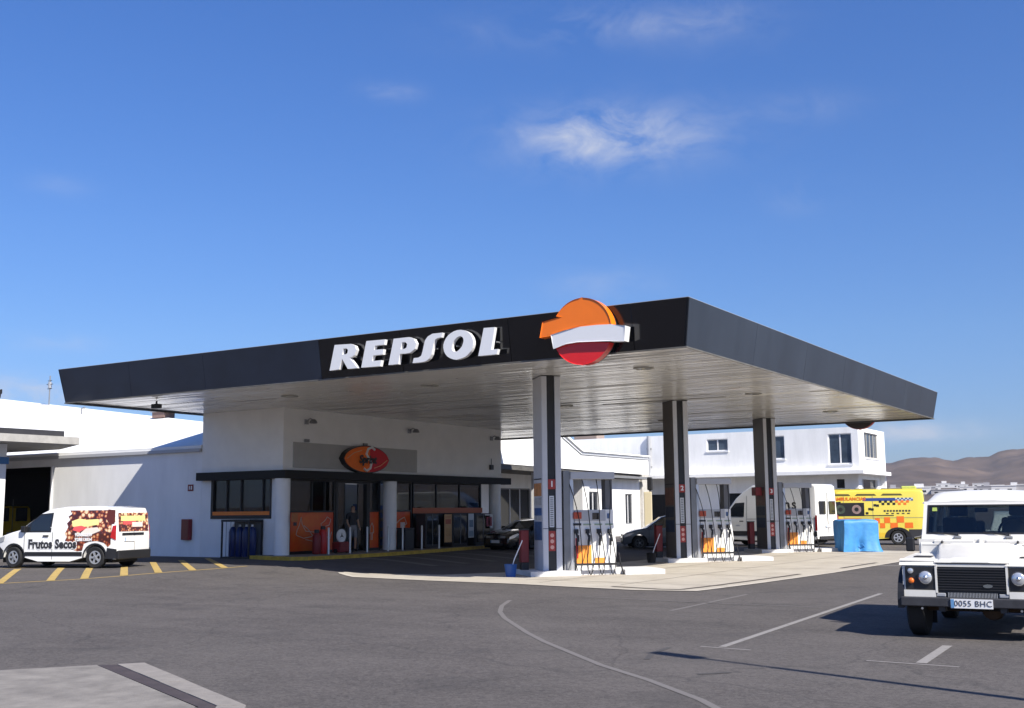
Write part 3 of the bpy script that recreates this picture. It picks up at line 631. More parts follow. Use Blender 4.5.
# wall lamps on the shop front
for i, (y, lb) in enumerate(((7.01, 'wall lamp on the shop front nearest its left corner'), (13.16, 'wall lamp on the shop front right of the oval sign'), (19.27, 'wall lamp on the shop front at its far right end'))):
    l = thing('wall_lamp', lb, 'wall lamp', (XS, y, 5.02), group='lamps along the shop front')
    MB().box(0, .05, -.09, .09, -.08, .1).build('mounting', GREYPAINT, l); MB().tube([(.05, 0, .06), (.2, 0, .12), (.32, .03, .06)], .025).build('arm', GREYPAINT, l)
    MB().lathe([(.06, .0), (.12, -.06), (.15, -.14), (.12, -.15)], (.33, .03, .09), n=16).build('lamp_head', STEELGREY, l, smooth=40)
al = thing('alarm_box', 'small dark box low on the shop front near its right end', 'alarm', (XS, 19.2, 3.62)); MB().box(0, .12, -.12, .12, 0, .22, bev=.02).build('housing', DARKTRIM, al); MB().cyl((.06, 0, .22), (.06, 0, .5), .02).build('conduit', STEELGREY, al)
# shop interior: floor, back wall, shelving, counter
mb = MB(); mb.box(-26, XS-.2, YS0+.25, YS1-.2, .2, .27); mb.build('floor', mat('shop_floor', (.25, .24, .22), .4), shop)
mb = MB(); mb.box(-22.5, -22.4, YS0+.25, YS1-.25, .27, 3.0); mb.build('inner_wall', mat('shop_inner', (.50, .49, .47), .8), shop)
SHELF = mat('shelf_grey', (.20, .20, .21), .5)
gc = [(.45, .05, .03), (.5, .4, .06), (.08, .15, .4), (.10, .3, .1), (.6, .55, .5), (.35, .12, .05)]
for k in range(4):
    sh = thing('shop_shelf', ['shelf of groceries behind the glass left of the shop door', 'shelf of groceries facing the shop door', 'shelf of groceries behind the shop window right of the round pillar', 'shelf of groceries behind the far right shop window'][k], 'shelf', (-20.6, 7.4+k*3.2, .27), group='shelves inside the shop')
    MB().box(-.2, .2, -1.1, 1.1, 0, .1).build('base', SHELF, sh); MB().box(-.03, .03, -1.1, 1.1, .1, 1.7).build('back_panel', SHELF, sh)
    for z in (.45, .85, 1.25, 1.6): MB().box(.03, .3, -1.1, 1.1, z-.02, z).build('board', SHELF, sh)
    mb = MB(); rr = random.Random(k)
    for z in (.1, .45, .85, 1.25, 1.6):
        y = -1.05
        while y < 1: w = rr.uniform(.08, .2); mb.box(.05, .26, y, y+w*.9, z, z+rr.uniform(.14, .26)); y += w
    o = mb.build('goods', mat('goods%d' % k, gc[k], .5), sh, kind='stuff')
ct = thing('counter', 'dark counter inside the shop behind the doorway', 'counter', (-21.4, 10.2, .27)); MB().box(-.3, .3, -1.2, 1.2, 0, 1.05, bev=.02).build('body', DARKTRIM, ct); MB().box(-.34, .34, -1.25, 1.25, 1.05, 1.09).build('worktop', SHELF, ct)
# kerb platform before the shop
mb = MB(); mb.prism([(-18.9, 5.86), (-18.8, 5.2), (-17.7, 4.8), (-16.4, 4.65), (-15.95, 5.0), (-15.75, 6.6), (-15.75, 9.2), (-16.3, 13.2), (-17.1, 18.2), (-17.3, 20.1), (-18.3, 20.1), (-18.3, 5.86)], 0, ZK-.003, fXY)
mb.build('shop_pavement', mat('shop_pavement', (.20, .18, .16), .85, var=.15), kind='structure')
kb = thing('yellow_kerb', 'yellow painted kerb edge in front of the shop', 'kerb')
kpts = [(-18.8, 5.2), (-17.7, 4.8), (-16.4, 4.65), (-15.95, 5.0), (-15.75, 6.6), (-15.75, 9.2), (-16.3, 13.2), (-17.1, 18.2), (-17.25, 19.6)]
for a, b in zip(kpts, kpts[1:]):
    a, b = Vector(a), Vector(b); L = (b-a).length; n = max(1, round(L/1.0))
    for k in range(n):
        p, q = a.lerp(b, k/n), a.lerp(b, (k+.985)/n); d = (q-p).normalized(); w = Vector((-d.y, d.x))*.2
        MB().prism([tuple(p-w*.12), tuple(q-w*.12), tuple(q+w), tuple(p+w)], .02, ZK, fXY).build('kerb_stone', mat('yellow_kerb_paint', (.50, .33, .04), .7, var=.3, vscale=5), kb)
# bollards
BOL = mat('bollard_steel', (.62, .62, .60), .45, .4, var=.08)
blab = ['first steel bollard from the left, before the red panels', 'second steel bollard from the left, beside the white disc', 'third steel bollard from the left, before the shop doorway', 'steel bollard just right of the shop doorway', 'steel bollard before the second round pillar', 'steel bollard before the dark glass cabinet', 'steel bollard furthest right, before the beige poster']
b0 = None
for i, y in enumerate((6.78, 7.93, 8.89, 10.11, 11.0, 12.22, 13.37)):
    if b0 is None:
        b0 = thing('bollard', blab[0], 'bollard', (-16.6, y, ZK-.003), group='steel bollards along the shop kerb')
        MB().lathe([(.035, 0), (.035, .92), (.02, .94)], n=14).build('post', BOL, b0, smooth=40); MB().lathe([(.07, 0), (.07, .015), (.036, .02)], n=14).build('base_ring', STEELGREY, b0)
    else:
        c = copy_tree(b0); c.location = (-16.6, y, ZK-.003); c['label'] = blab[i]
# red extinguisher trolley with white disc, red cylinders, black bin
tr = thing('extinguisher_trolley', 'red wheeled box with a round white disc beside the shop door', 'extinguisher', (-17.25, 8.2, ZK))
MB().box(-.2, .2, -.28, .28, .03, .40, bev=.03).build('box', DKRED, tr); MB().cyl((.02, -.05, .62), (.07, -.05, .62), .24, n=28).build('disc', WHITEP, tr)
mb = MB()
for k in range(3): t = k*2.094+1.57; mb.prism([(-.05+.03*math.cos(t+1.5), .62+.03*math.sin(t+1.5)), (-.05+.12*math.cos(t), .62+.12*math.sin(t)), (-.05+.03*math.cos(t-1.5), .62+.03*math.sin(t-1.5))], .072, .078, fo)
mb.build('disc_mark', BLACK, tr); MB().cyl((0, -.05, .4), (0, -.05, .6), .02).build('stem', BLACK, tr)
for s_ in (-1, 1): MB().cyl((0, s_*.29, .08), (0, s_*.33, .08), .08).build('wheel', RUBBER, tr)
for i, (y, lb) in enumerate(((7.05, 'dark red gas cylinder standing left of the white disc'), (7.38, 'taller red gas cylinder standing between the bollards by the door'))):
    g_ = thing('gas_cylinder', lb, 'gas cylinder', (-17.4, y, ZK), group='red cylinders before the shop')
    MB().lathe([(.13, 0), (.15, .04), (.15, .62+i*.12), (.10, .72+i*.12), (.04, .78+i*.12)], n=20).build('body', RED if i else DKRED, g_, smooth=40); MB().lathe([(.09, 0), (.09, .1), (.07, .12)], (0, 0, .74+i*.12), n=14).build('collar', DARKTRIM, g_)
bn = thing('black_bin', 'low black litter bin against the second round pillar', 'bin', (-17.35, 12.15, ZK)); MB().box(-.22, .22, -.28, .28, 0, .78, bev=.03).build('body', BLACK, bn); MB().box(-.24, .24, -.3, .3, .78, .84, bev=.02).build('lid', DARKTRIM, bn)
# dark cabinets with posters under the right window
for i, (y, w, lb) in enumerate(((14.0, .9, 'dark glass fronted cabinet standing right of the orange panel'), (16.0, 1.1, 'dark cabinet between the two narrow posters'), (17.75, 1.2, 'dark cabinet beside the last round pillar'))):
    cb = thing('outdoor_cabinet', lb, 'cabinet', (-17.62, y, ZK), group='dark cabinets below the shop window')
    MB().box(-.28, .22, -w/2, w/2, .05, 1.38, bev=.02).build('body', DARKTRIM, cb); MB().box(.222, .232, -w/2+.08, w/2-.08, .15, 1.28).build('door_pane', GLASS_DARK, cb); MB().box(-.25, .2, -w/2+.04, w/2-.04, 0, .05).build('plinth', BLACK, cb)
    MB().box(.22, .25, -.01, .01, .1, 1.35).build('door_edge', STEELGREY, cb)
def poster(lb, loc, w, h, bc, blocks):
    p = thing('poster', lb, 'poster', loc); MB().box(0, .012, -w/2, w/2, 0, h).build('sheet', mat('poster_%s' % lb[:8], bc, .6, var=.1, vscale=4), p)
    for y0, y1, z0, z1, c in blocks: MB().box(.013, .016, y0, y1, z0, z1).build('print', mat('print_%.2f%.2f%.2f' % c, c, .6, var=.2, vscale=6), p)
poster('narrow beige poster on the dark front below the shop window', (-17.36, 15.05, ZK+.2), .52, 1.15, (.50, .30, .14), [(-.2, .2, .75, .95, (.35, .10, .05)), (-.15, .18, .25, .6, (.45, .26, .10)), (-.2, .2, 1.0, 1.08, (.45, .22, .10))])
poster('narrow white poster with pale blue print below the shop window', (-17.36, 16.75, ZK+.35), .42, 1.02, (.55, .58, .62), [(-.15, .15, .45, .75, (.16, .22, .30)), (-.17, .17, .05, .3, (.25, .33, .42))])
poster('small white framed red poster on the last round pillar', (-17.40, 18.2, 1.02), .62, .62, (.66, .64, .62), [(-.22, .22, .1, .5, (.28, .03, .05)), (-.05, .06, .15, .45, (.6, .5, .5))])
nb = thing('notice_box', 'small orange notice box on the corner pillar', 'notice', (-17.5, 5.98, 1.45)); MB().box(-.02, .05, -.12, .14, 0, .3, bev=.01).build('box', mat('brown_orange', (.42, .13, .03), .5), nb); MB().box(-.01, .04, -.02, .1, -.14, -.02).build('lock', DARKTRIM, nb)
# red cabinet, small sign, bottle cage on the wall to the left
hc = thing('hose_cabinet', 'tall dark red fire hose cabinet on the shaded wall', 'cabinet', (-22.67, YS0, .80)); MB().box(-.21, .21, -.16, 0, 0, .76, bev=.015).build('body', DKRED, hc); MB().box(-.17, .17, -.168, -.161, .04, .72).build('door', mat('cab_door', (.15, .012, .014), .4), hc)
fsn = thing('fire_sign', 'small red fire sign high on the shaded wall', 'sign', (-22.6, YS0-.001, 2.6)); MB().box(-.14, .14, -.015, 0, 0, .24).build('plate', DKRED, fsn); MB().box(-.08, -.03, -.02, -.016, .05, .19).build('symbol', WHITEP, fsn); MB().box(.02, .09, -.02, -.016, .05, .19).build('symbol', WHITEP, fsn)
cg = thing('bottle_cage', 'black cage holding blue gas bottles below the left window', 'cage', (-19.5, YS0-.05, zg(-19.5, 5.5)))
mb = MB(); 
for x in (-.66, .66):
    for y in (-.65, -.02): mb.box(x-.025, x+.025, y-.025, y+.025, 0, 1.3)
mb.box(-.69, .69, -.68, 0, 1.28, 1.36); mb.box(-.69, .69, -.68, 0, .0, .06); mb.build('frame', BLACK, cg)
for x in [-.66+.22*i for i in range(1, 6)]: MB().cyl((x, -.66, .06), (x, -.66, 1.28), .007, n=6).build('bar', BLACK, cg)
MB().box(-.65, .65, -.03, -.015, .06, 1.28).build('back_sheet', mat('cage_grey', (.12, .13, .15), .6), cg)
for i, x in enumerate((-.44, -.10, .22, .50)):
    g_ = thing('gas_cylinder', ['slim blue gas bottle at the left of the cage', 'blue gas bottle in the middle of the cage', 'blue gas bottle right of the middle of the cage', 'dark blue gas bottle at the right end of the cage'][i], 'gas cylinder', (-19.5+x, YS0-.38, cg.location.z+.06), group='blue gas bottles in the cage')
    MB().lathe([(.13, 0), (.15, .03), (.15, .85), (.11, .98), (.05, 1.05)], n=18).build('body', mat('bottle_blue', (.008, .022, .11), .35, var=.15), g_, smooth=40); MB().cyl((0, 0, 1.05), (0, 0, 1.12), .04).build('valve', WHITEP, g_)
# person in the doorway
SKIN = mat('skin', (.42, .24, .16), .6); 
def person(lab, loc, rz, shirt, shorts):
    p = thing('person', lab, 'person', loc, rz)
    J = [(0, 0, .92), (0, .01, 1.15), (0, .01, 1.38), (0, -.005, 1.50), (0, -.02, 1.60), (0, -.02, 1.70),
         (-.10, 0, .86), (-.12, -.02, .48), (-.12, .02, .08), (-.13, -.14, .03), (.10, 0, .86), (.12, -.02, .48), (.13, .02, .08), (.14, -.14, .03),
         (-.20, .02, 1.38), (-.25, .03, 1.12), (-.22, -.12, .92), (.20, .02, 1.38), (.25, .02, 1.12), (.24, -.10, .90)]
    E_ = [(0, 1), (1, 2), (2, 3), (3, 4), (4, 5), (0, 6), (6, 7), (7, 8), (8, 9), (0, 10), (10, 11), (11, 12), (12, 13), (2, 14), (14, 15), (15, 16), (2, 17), (17, 18), (18, 19)]
    Rr = [.14, .125, .14, .055, .085, .085, .09, .058, .042, .035, .09, .058, .042, .035, .06, .042, .03, .06, .042, .03]
    F = []
    for (i, sx) in ((16, -1), (19, 1)):
        b = Vector(J[i]); hnd = len(J); J.append(tuple(b+Vector((0, -.05, -.06)))); E_.append((i, hnd)); Rr.append(.026)
        for k in range(4): J.append(tuple(b+Vector(((k-1.5)*.018, -.075, -.12+.006*abs(k-1.5))))); E_.append((hnd, len(J)-1)); Rr.append(.008)
        J.append(tuple(b+Vector((-sx*.045, -.075, -.08)))); E_.append((hnd, len(J)-1)); Rr.append(.009)
    me = bpy.data.meshes.new('p'); me.from_pydata(J, E_, [])
    o = bpy.data.objects.new('p', me); col.objects.link(o)
    o.modifiers.new('s', 'SKIN'); 
    for v, r in zip(me.skin_vertices[0].data, Rr): v.radius = (r, r*(.75 if r > .1 else 1))
    me.skin_vertices[0].data[0].use_root = True
    sb = o.modifiers.new('b', 'SUBSURF'); sb.levels = 2; sb.render_levels = 2
    dg = bpy.context.evaluated_depsgraph_get(); m2 = bpy.data.meshes.new_from_object(o.evaluated_get(dg)); bpy.data.objects.remove(o)
    m2.polygons.foreach_set('use_smooth', [True]*len(m2.polygons))
    for q in list(m2.materials): pass
    m2.materials.clear(); m2.materials.append(SKIN)
    link('body', m2, SKIN, p)
    def wrap(name, m_, z0, z1, off, test):
        bm_ = bmesh.new(); bm_.from_mesh(m2); bm_.normal_update()
        dl = [f for f in bm_.faces if not test(f.calc_center_median())]; bmesh.ops.delete(bm_, geom=dl, context='FACES')
        for v in bm_.verts: v.co += v.normal*off
        me_ = bpy.data.meshes.new(name); bm_.to_mesh(me_); bm_.free(); me_.materials.clear(); me_.polygons.foreach_set('use_smooth', [True]*len(me_.polygons)); link(name, me_, m_, p)
    wrap('shirt', shirt, 0, 0, .014, lambda c: 0.93 < c.z < 1.46 and not (abs(c.x) > .2 and c.z < 1.2))
    wrap('shorts', shorts, 0, 0, .016, lambda c: .52 < c.z < .98 and abs(c.x) < .2)
    wrap('shoes', BLACK, 0, 0, .01, lambda c: c.z < .09)
    wrap('hair', BLACK, 0, 0, .012, lambda c: c.z > 1.64 and (c.y > -.07 or c.z > 1.73))
    MB().lathe([(.004, .02), (.014, 0)], (0, -.112, 1.62), n=6).build('nose', SKIN, p)
    for s_ in (-1, 1): MB().lathe([(.004, -.01), (.011, 0), (.004, .01)], (s_*.032, -.098, 1.655), n=6).build('eye', BLACK, p)
person('person in a dark top and light grey shorts standing in the shop doorway', (-18.0, 9.72, ZK), R(75), mat('dark_top', (.03, .03, .035), .8), mat('grey_shorts', (.22, .22, .24), .85))

# ------------------------------------------------------------------ fuel islands, set at 45.6 degrees to the canopy
ANG = R(45.6)
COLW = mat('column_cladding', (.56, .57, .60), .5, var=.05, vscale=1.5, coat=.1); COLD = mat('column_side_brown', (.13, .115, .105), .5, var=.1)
PWH = mat('pump_white', (.74, .74, .73), .4, var=.04, coat=.2)
def island_kerb(lab, loc):
    o = thing('pump_island', lab, 'kerb', loc, ANG, 'raised islands under the pumps')
    k = mat('island_concrete', (.58, .58, .58), .8, var=.12, vscale=3)
    MB().prism([(-.47, -.42), (.92, -.42), (.94, -.06), (2.2, -.06), (2.2, 1.25), (-.47, 1.25)], 0, .136, fXY).build('slab', k, o)
    MB().prism([(2.203, -.35), (3.35, -.35), (3.42, .4), (3.35, 1.25), (2.203, 1.25)], 0, .14, fXY).build('end_block', k, o); return o
def column(lab, loc, side, ads):
    o = thing('column', lab, 'column', loc, ANG, 'columns holding up the canopy'); H = ZB+.02
    b = MB(); b.box(0, .14, 0, .95, .136, H); b.box(.37, .53, 0, .95, .136, H); b.box(.14, .37, .06, .89, .136, H); b.build('cladding', COLW, o)
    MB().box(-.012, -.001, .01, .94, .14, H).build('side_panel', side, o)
    MB().box(.143, .367, .045, .058, .14, H).build('dark_strip', BLACK, o); MB().box(-.006, .536, -.006, .956, 1.255, 1.27).build('joint', DARKTRIM, o)
    MB().box(-.012, .542, -.012, .962, ZB+.002, ZB+.024).build('top_collar', DARKTRIM, o)
    n = MB(); n.box(.15, .36, -.012, .04, 2.33, 2.60); n = n.build('number_plate', PLR, o); put_text('number', lab_num[0], .22, WHITEP, n, (.255, -.014, 2.465), (1, 0, 0), (0, 0, 1), depth=.002, bold=.006)
    lab_num.append(lab_num.pop(0))
    v = MB(); v.box(.19, .32, .03, .043, 1.30, 2.15); v = v.build('vertical_sign', mat('vsign', (.62, .64, .66), .5), o)
    for k in range(14): MB().box(.21, .30, .026, .0295, 1.34+k*.057, 1.372+k*.057).build('print_line', STEELGREY, v)
    r = MB(); r.box(.16, .35, .03, .043, .66, 1.20); r = r.build('warning_sign', PLR, o)
    for z, c in ((.70, WHITEP), (.86, WHITEP), (1.02, WHITEP)): MB().lathe([(.055, 0), (.055, .004)], (.255, .024, z+.06), axis='Y', n=14).build('pictogram', mat('sign_pink', (.66, .36, .30), .5), r)
    MB().box(-.02, -.013, .08, .87, 2.60, 2.63).build('side_joint', BLACK, o)
    for z0, z1, c in ads: MB().box(-.03, -.013, .1, .85, z0, z1).build('advert', mat('ad%.2f%.2f%.2f' % c, c, .5, var=.35, vscale=7), o)
    return o
lab_num = ['1', '2', '3']
PLR = mat('faded_red_plate', (.33, .035, .03), .55, var=.15)
def curve3(p0, p1, sag, n=10, out=0):
    p0, p1 = Vector(p0), Vector(p1); pts = []
    for i in range(n+1):
        t = i/n; p = p0.lerp(p1, t); p.z -= sag*4*t*(1-t); p.y -= out*4*t*(1-t); pts.append(p)
    return pts
def fuel_pump(lab, loc):
    o = thing('fuel_pump', lab, 'fuel pump', loc, ANG, 'fuel pumps under the canopy'); x0, x1 = .80, 2.08; z0 = .14
    b = MB(); b.prism([(x0+.1, z0), (x1-.02, z0), (x1+.0, .8), (x1-.07, 1.45), (x1-.07, 1.76), (x0+.1, 1.76)], .02, .52, fXZ); b.build('body', PWH, o)
    MB().box(.90, 1.78, .0, .0195, 1.46, 1.75).build('display_panel', mat('pump_grey', (.42, .43, .45), .5), o)
    d = MB().box(1.40, 1.60, -.012, 0, 1.50, 1.68).build('screen', GLASS_DARK, o)
    MB().box(1.83, 1.91, .005, .018, 1.52, 1.66).build('keypad', mat('keypad_blue', (.08, .14, .28), .5), o)
    c = MB().box(.86, 1.08, -.05, .018, 1.52, 1.70, bev=.01).build('price_box', mat('orange_red', (.45, .07, .03), .5), o)
    MB().box(.6, .78, .05, .50, z0, 2.84).build('left_post', STEELGREY, o); MB().box(.782, .88, .04, .5, z0, 2.70).build('post_cover', ALU, o)
    MB().box(1.82, 2.02, .1, .45, 1.762, 2.62).build('right_post', mat('post_dark', (.14, .14, .145), .6), o)
    MB().box(.79, 2.06, -.02, .5, 2.60, 2.80, bev=.015).build('header', mat('header_grey', (.46, .47, .50), .5), o)
    MB().box(.86, 1.08, .004, .0195, 1.34, 1.40).build('grade_label', BLACK, o)
    for xx in (1.25, 1.57, 1.88): MB().box(xx-.11, xx+.11, .004, .0195, 1.345, 1.385).build('grade_label', mat('label_pale', (.30, .38, .28), .6), o)
    MB().box(.90, 1.36, .003, .0195, .28, .80).build('orange_print', mat('pump_orange', (.85, .30, .04), .5, var=.15, vscale=6), o); MB().box(1.46, 1.74, .003, .0195, .28, .46).build('orange_print', mat('pump_orange', (0, 0, 0)), o)
    for i, xx in enumerate((.93, 1.25, 1.57, 1.88)):
        h = MB(); h.box(xx-.055, xx+.055, -.06, .018, 1.12, 1.24, bev=.01); h.tube([(xx-.02, -.05, 1.15), (xx+.02, -.09, 1.02), (xx, -.10, .92), (xx, -.09, .80)], .032, 8); h.box(xx+.015, xx+.06, -.10, -.06, .90, 1.08, bev=.008)
        h = h.build('nozzle', BLACK, o, smooth=50)
        if i == 0: MB().box(xx-.035, xx+.035, -.07, -.02, .45, 1.0, bev=.015).build('red_grip', RED, h)
        top = (xx-.05+.09*(i-1.5), .12, 2.60)
        pts = curve3(top, (xx+.06-.03*i, -.10, 1.5), .0, 8, .08)+curve3((xx+.06-.03*i, -.10, 1.45), (xx+.10, -.22, .45), 0, 6, .02)[1:]+curve3((xx+.10, -.24, .40), (xx-.10, -.26, .40), .38, 8)[1:]+[Vector((xx-.03, -.16, .62)), Vector((xx, -.10, .82))]
        MB().tube(pts, .013, 7).build('hose', RUBBER, o, smooth=60)
    r = MB(); r.box(.80, 2.06, -.30, -.26, .27, .33); r.cyl((.81, -.28, -.12), (.81, -.28, .8), .022); r.tube([(2.05, -.28, .6), (2.10, -.28, .3), (2.17, -.28, .05), (2.15, -.28, -.1)], .02); r.build('guard_rail', BLACK, o)
    return o
ISL = [(-5.62, 3.0), (-5.64, 11.81), (-5.77, 21.06)]
COLAB = ['nearest canopy column, pale sides with a black strip and red number 1', 'middle canopy column with dark brown side and red number 2', 'far canopy column with dark brown side and red number 3']
AD1 = [(2.15, 2.5, (.50, .22, .08)), (1.9, 2.1, (.42, .42, .42)), (1.62, 1.82, (.04, .10, .26)), (1.5, 1.6, (.4, .42, .44)), (.95, 1.45, (.04, .09, .20))]
AD2 = [(1.9, 2.5, (.20, .10, .07)), (1.5, 1.85, (.04, .05, .07)), (1.0, 1.4, (.03, .05, .09))]
for i, (x, y) in enumerate(ISL):
    island_kerb(['white edged island below the nearest column and pump', 'white edged island below the middle column and pump', 'white edged island below the far column and pump'][i], (x, y, 0))
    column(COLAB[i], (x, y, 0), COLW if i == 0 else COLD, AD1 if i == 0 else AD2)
p0 = fuel_pump('white fuel pump with four black nozzles beside the nearest column', (ISL[0][0], ISL[0][1], 0))
for i, lb in ((1, 'white fuel pump with four black nozzles beside the middle column'), (2, 'white fuel pump with four black nozzles beside the far column')):
    c = copy_tree(p0); c.location = (ISL[i][0], ISL[i][1], 0); c['label'] = lb
def loc2(i, lx, ly, z=0): c, s = math.cos(ANG), math.sin(ANG); return (ISL[i][0]+c*lx-s*ly, ISL[i][1]+s*lx+c*ly, z)
for i in range(3):
    rb = thing('red_fire_box', ['red box left of the nearest column', 'dark red box left of the middle column', 'dark red box left of the far column'][i], 'fire box', loc2(i, -.36, .75, .14), ANG, 'red boxes on the islands')
    MB().box(-.11, .11, -.13, .13, .2, 1.08, bev=.02).build('body', DKRED, rb); MB().box(-.1, .1, -.12, .12, 0, .2).build('foot', BLACK, rb); MB().box(-.12, .12, -.14, .14, 1.08, 1.12, bev=.01).build('lid', DARKTRIM, rb)
for i in range(2):
    bk = thing('squeegee_bucket', ['blue bucket with a squeegee in it at the nearest column', 'black bucket with a squeegee in it at the middle column'][i], 'bucket', loc2(i, -.95, -.12, zg(*loc2(i, -.95, -.12)[:2])+.008), ANG, 'squeegee buckets on the forecourt')
    MB().lathe([(.13, 0), (.17, .32), (.18, .33), (.15, .31), (.12, .05)], n=22).build('pail', BLUE if i == 0 else BLACK, bk, smooth=40)
    MB().tube([(0, 0, .1), (.10, 0, .45), (.34, .05, .95)], .014).build('squeegee_handle', WHITEP, bk); MB().box(-.1, .1, -.02, .02, .1, .16).build('squeegee_blade', DARKTRIM, bk)
c3 = thing('red_alarm_box', 'dark red box mounted on the left side of the far column', 'alarm', loc2(2, -.16, .45, 2.3), ANG); MB().box(-.16, .12, -.2, .2, 0, .34, bev=.02).build('housing', DKRED, c3); MB().box(.12, .145, -.05, .05, .1, .2).build('bracket', BLACK, c3)
# tarpaulin covered unit
tp = thing('covered_machine', 'box shaped unit wrapped in a bright blue tarpaulin at the end of the far island', 'tarpaulin', (-2.85, 23.4, 0), R(38))
bm = bmesh.new(); n = 72; rows = 18
P = []
for j in range(rows+1):
    t = j/rows; ring = []
    for i in range(n):
        a = 2*math.pi*i/n; ca, sa = math.cos(a), math.sin(a); k = 1/max(abs(ca), abs(sa)); k = k*.86+1*.14
        if t < .25: s_ = .2+.8*(t/.25); z = 1.3-.03*(t/.25)**4
        else: s_ = 1+.0*t; z = 1.27-(t-.25)/.75*1.25
        fl = max(0, t-.25)/.75
        wob = .05*fl**.5*math.sin(a*6+1+2*fl)+.06*fl*math.sin(a*14+fl*3)+.30*fl**4*math.exp(-((a-5.35)/.5)**2)+.05*fl**2*abs(math.sin(a*4.5))
        pinch = -.20*math.exp(-((a-4.55)/.16)**2)*math.exp(-((fl-.78)/.2)**2)
        rx = .74*k*s_*(1+wob+pinch); ry = .60*k*s_*(1+wob+pinch)
        ring.append(bm.verts.new((rx*ca, ry*sa, z+.012*math.sin(a*5+t*9))))
    P.append(ring)
for A, B in zip(P, P[1:]):
    for i in range(n): bm.faces.new((A[i], A[(i+1) % n], B[(i+1) % n], B[i]))
bm.faces.new(P[0][::-1]); mbx = MB(); mbx.bm.free(); mbx.bm = bm
mbx.build('tarpaulin_sheet', mat('blue_tarpaulin', (.045, .23, .53), .55, var=.12, vscale=3, bump=.9, bscale=5), tp, smooth=50)
MB().tube([(-.12, -.60, .30), (-.02, -.64, .33), (.08, -.64, .20)], .02).build('tie_knot', mat('blue_tarpaulin', (0, 0, 0)), tp)
# ------------------------------------------------------------------ workshop block to the left
fX = lambda u, v, w: (w, u, v)
ws = thing('workshop_building', 'low white workshop with a sloping white roof and dark garage opening', 'building')
mb = MB(); mb.prism([(-60, -.1), (-30.8, -.1), (-30.8, -.1), (-22.045, -.1), (-22.045, 4.2), (-60, 4.2)], 5.87, 6.1, fXZ, holes=[rect(-35.2, -30.8, 0.02, 3.75), rect(-45, -38.5, .02, 3.75)]); mb.build('wall', GREY_RENDER, ws)
mb = MB(); m_ = .35
rp = [(-22.05, 5.80), (-60, 5.80), (-60, 21.2), (-26.5, 9.7), (-22.05, 8.15)]
mb.prism(rp, 0, .12, lambda u, v, w: (u, v, 4.16+m_*(v-5.8)+w)); mb.build('roof', ROOFWHITE, ws)
mb = MB()
for a, b in zip(rp[1:], rp[2:]+rp[:1]):
    pass
for (a, b) in ((rp[2], rp[3]), (rp[3], rp[4])):
    za, zb = 4.16+m_*(a[1]-5.8), 4.16+m_*(b[1]-5.8)
    mb.bm.faces.new([mb.bm.verts.new(p) for p in ((a[0], a[1], 0), (b[0], b[1], 0), (b[0], b[1], zb), (a[0], a[1], za))])
mb.build('rear_wall', WHITE_WALL, ws)
mb = MB(); mb.box(-60, -22.06, 5.74, 5.86, 4.05, 4.17); mb.build('eaves_ledge', mat('ledge_grey', (.45, .46, .48), .8), ws)
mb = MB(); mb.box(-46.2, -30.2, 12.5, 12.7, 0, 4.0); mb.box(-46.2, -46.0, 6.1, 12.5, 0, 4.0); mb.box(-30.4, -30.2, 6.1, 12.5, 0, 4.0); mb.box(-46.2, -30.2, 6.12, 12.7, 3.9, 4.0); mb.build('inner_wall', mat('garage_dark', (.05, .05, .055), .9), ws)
MB().box(-30.85, -30.78, 5.80, 6.12, .02, 3.75).build('door_jamb', WHITEP, ws)
# deep awning slab over the garage door
A_, B_ = (-26.9, 4.15), (-30.4, 5.86)
mb = MB(); mb.prism([(-26.9, 4.15), (-30.3, 5.78), (-60, 5.78), (-60, -13), (-27.4, -5)], 4.42, 4.70, fXY); mb.build('awning_slab', mat('awning_concrete', (.36, .35, .33), .8, var=.15), ws)
mb = MB(); mb.prism([(-27.5, 3.9), (-30.3, 5.3), (-60, 5.3), (-60, -12), (-28, -5)], 4.703, 4.95, fXY); mb.build('awning_gap_shade', DARKTRIM, ws)  # dark slab stands in for the shadow gap above the awning
# things on that roof
def zroof(y): return 4.28+m_*(y-5.8)
an = thing('roof_mast', 'thin aerial mast standing on the white workshop roof left of the canopy', 'antenna', (-45.8, 16.25, zroof(16.25)-.1))
MB().cyl((0, 0, 0), (0, 0, 1.75), .035, n=8).build('pole', STEELGREY, an)
for z, l in ((1.0, .18), (1.25, .26), (1.45, .15)): MB().box(-l, l, -.02, .02, z, z+.035).build('cross_arm', DARKTRIM, an)
MB().box(-.08, .08, -.07, .07, 1.05, 1.4, bev=.02).build('receiver', GREYPAINT, an)
rl = thing('roof_floodlight', 'small black floodlight bracket at the far left edge of the roof', 'floodlight', (-55.7, 19.6, zroof(19.6)-.05))
MB().tube([(-.5, 0, 0), (-.35, 0, .55), (.35, 0, .65), (.2, 0, .1)], .04).build('bracket', BLACK, rl); MB().box(-.3, .3, -.1, .1, .38, .66, bev=.03).build('housing', BLACK, rl)
for k, (x, y, lb) in enumerate(((-30.2, 11.0, 'low brown box standing on the roof edge behind the canopy tip'),)):
    v = thing('roof_box', lb, 'roof box', (x, y, zroof(y)-.05)); MB().box(-.4, .4, -.3, .3, 0, .26).build('body', mat('brownish', (.25, .16, .13), .8), v); MB().box(-.5, .9, -.35, .35, .26, .30).build('lid', GREYPAINT, v)
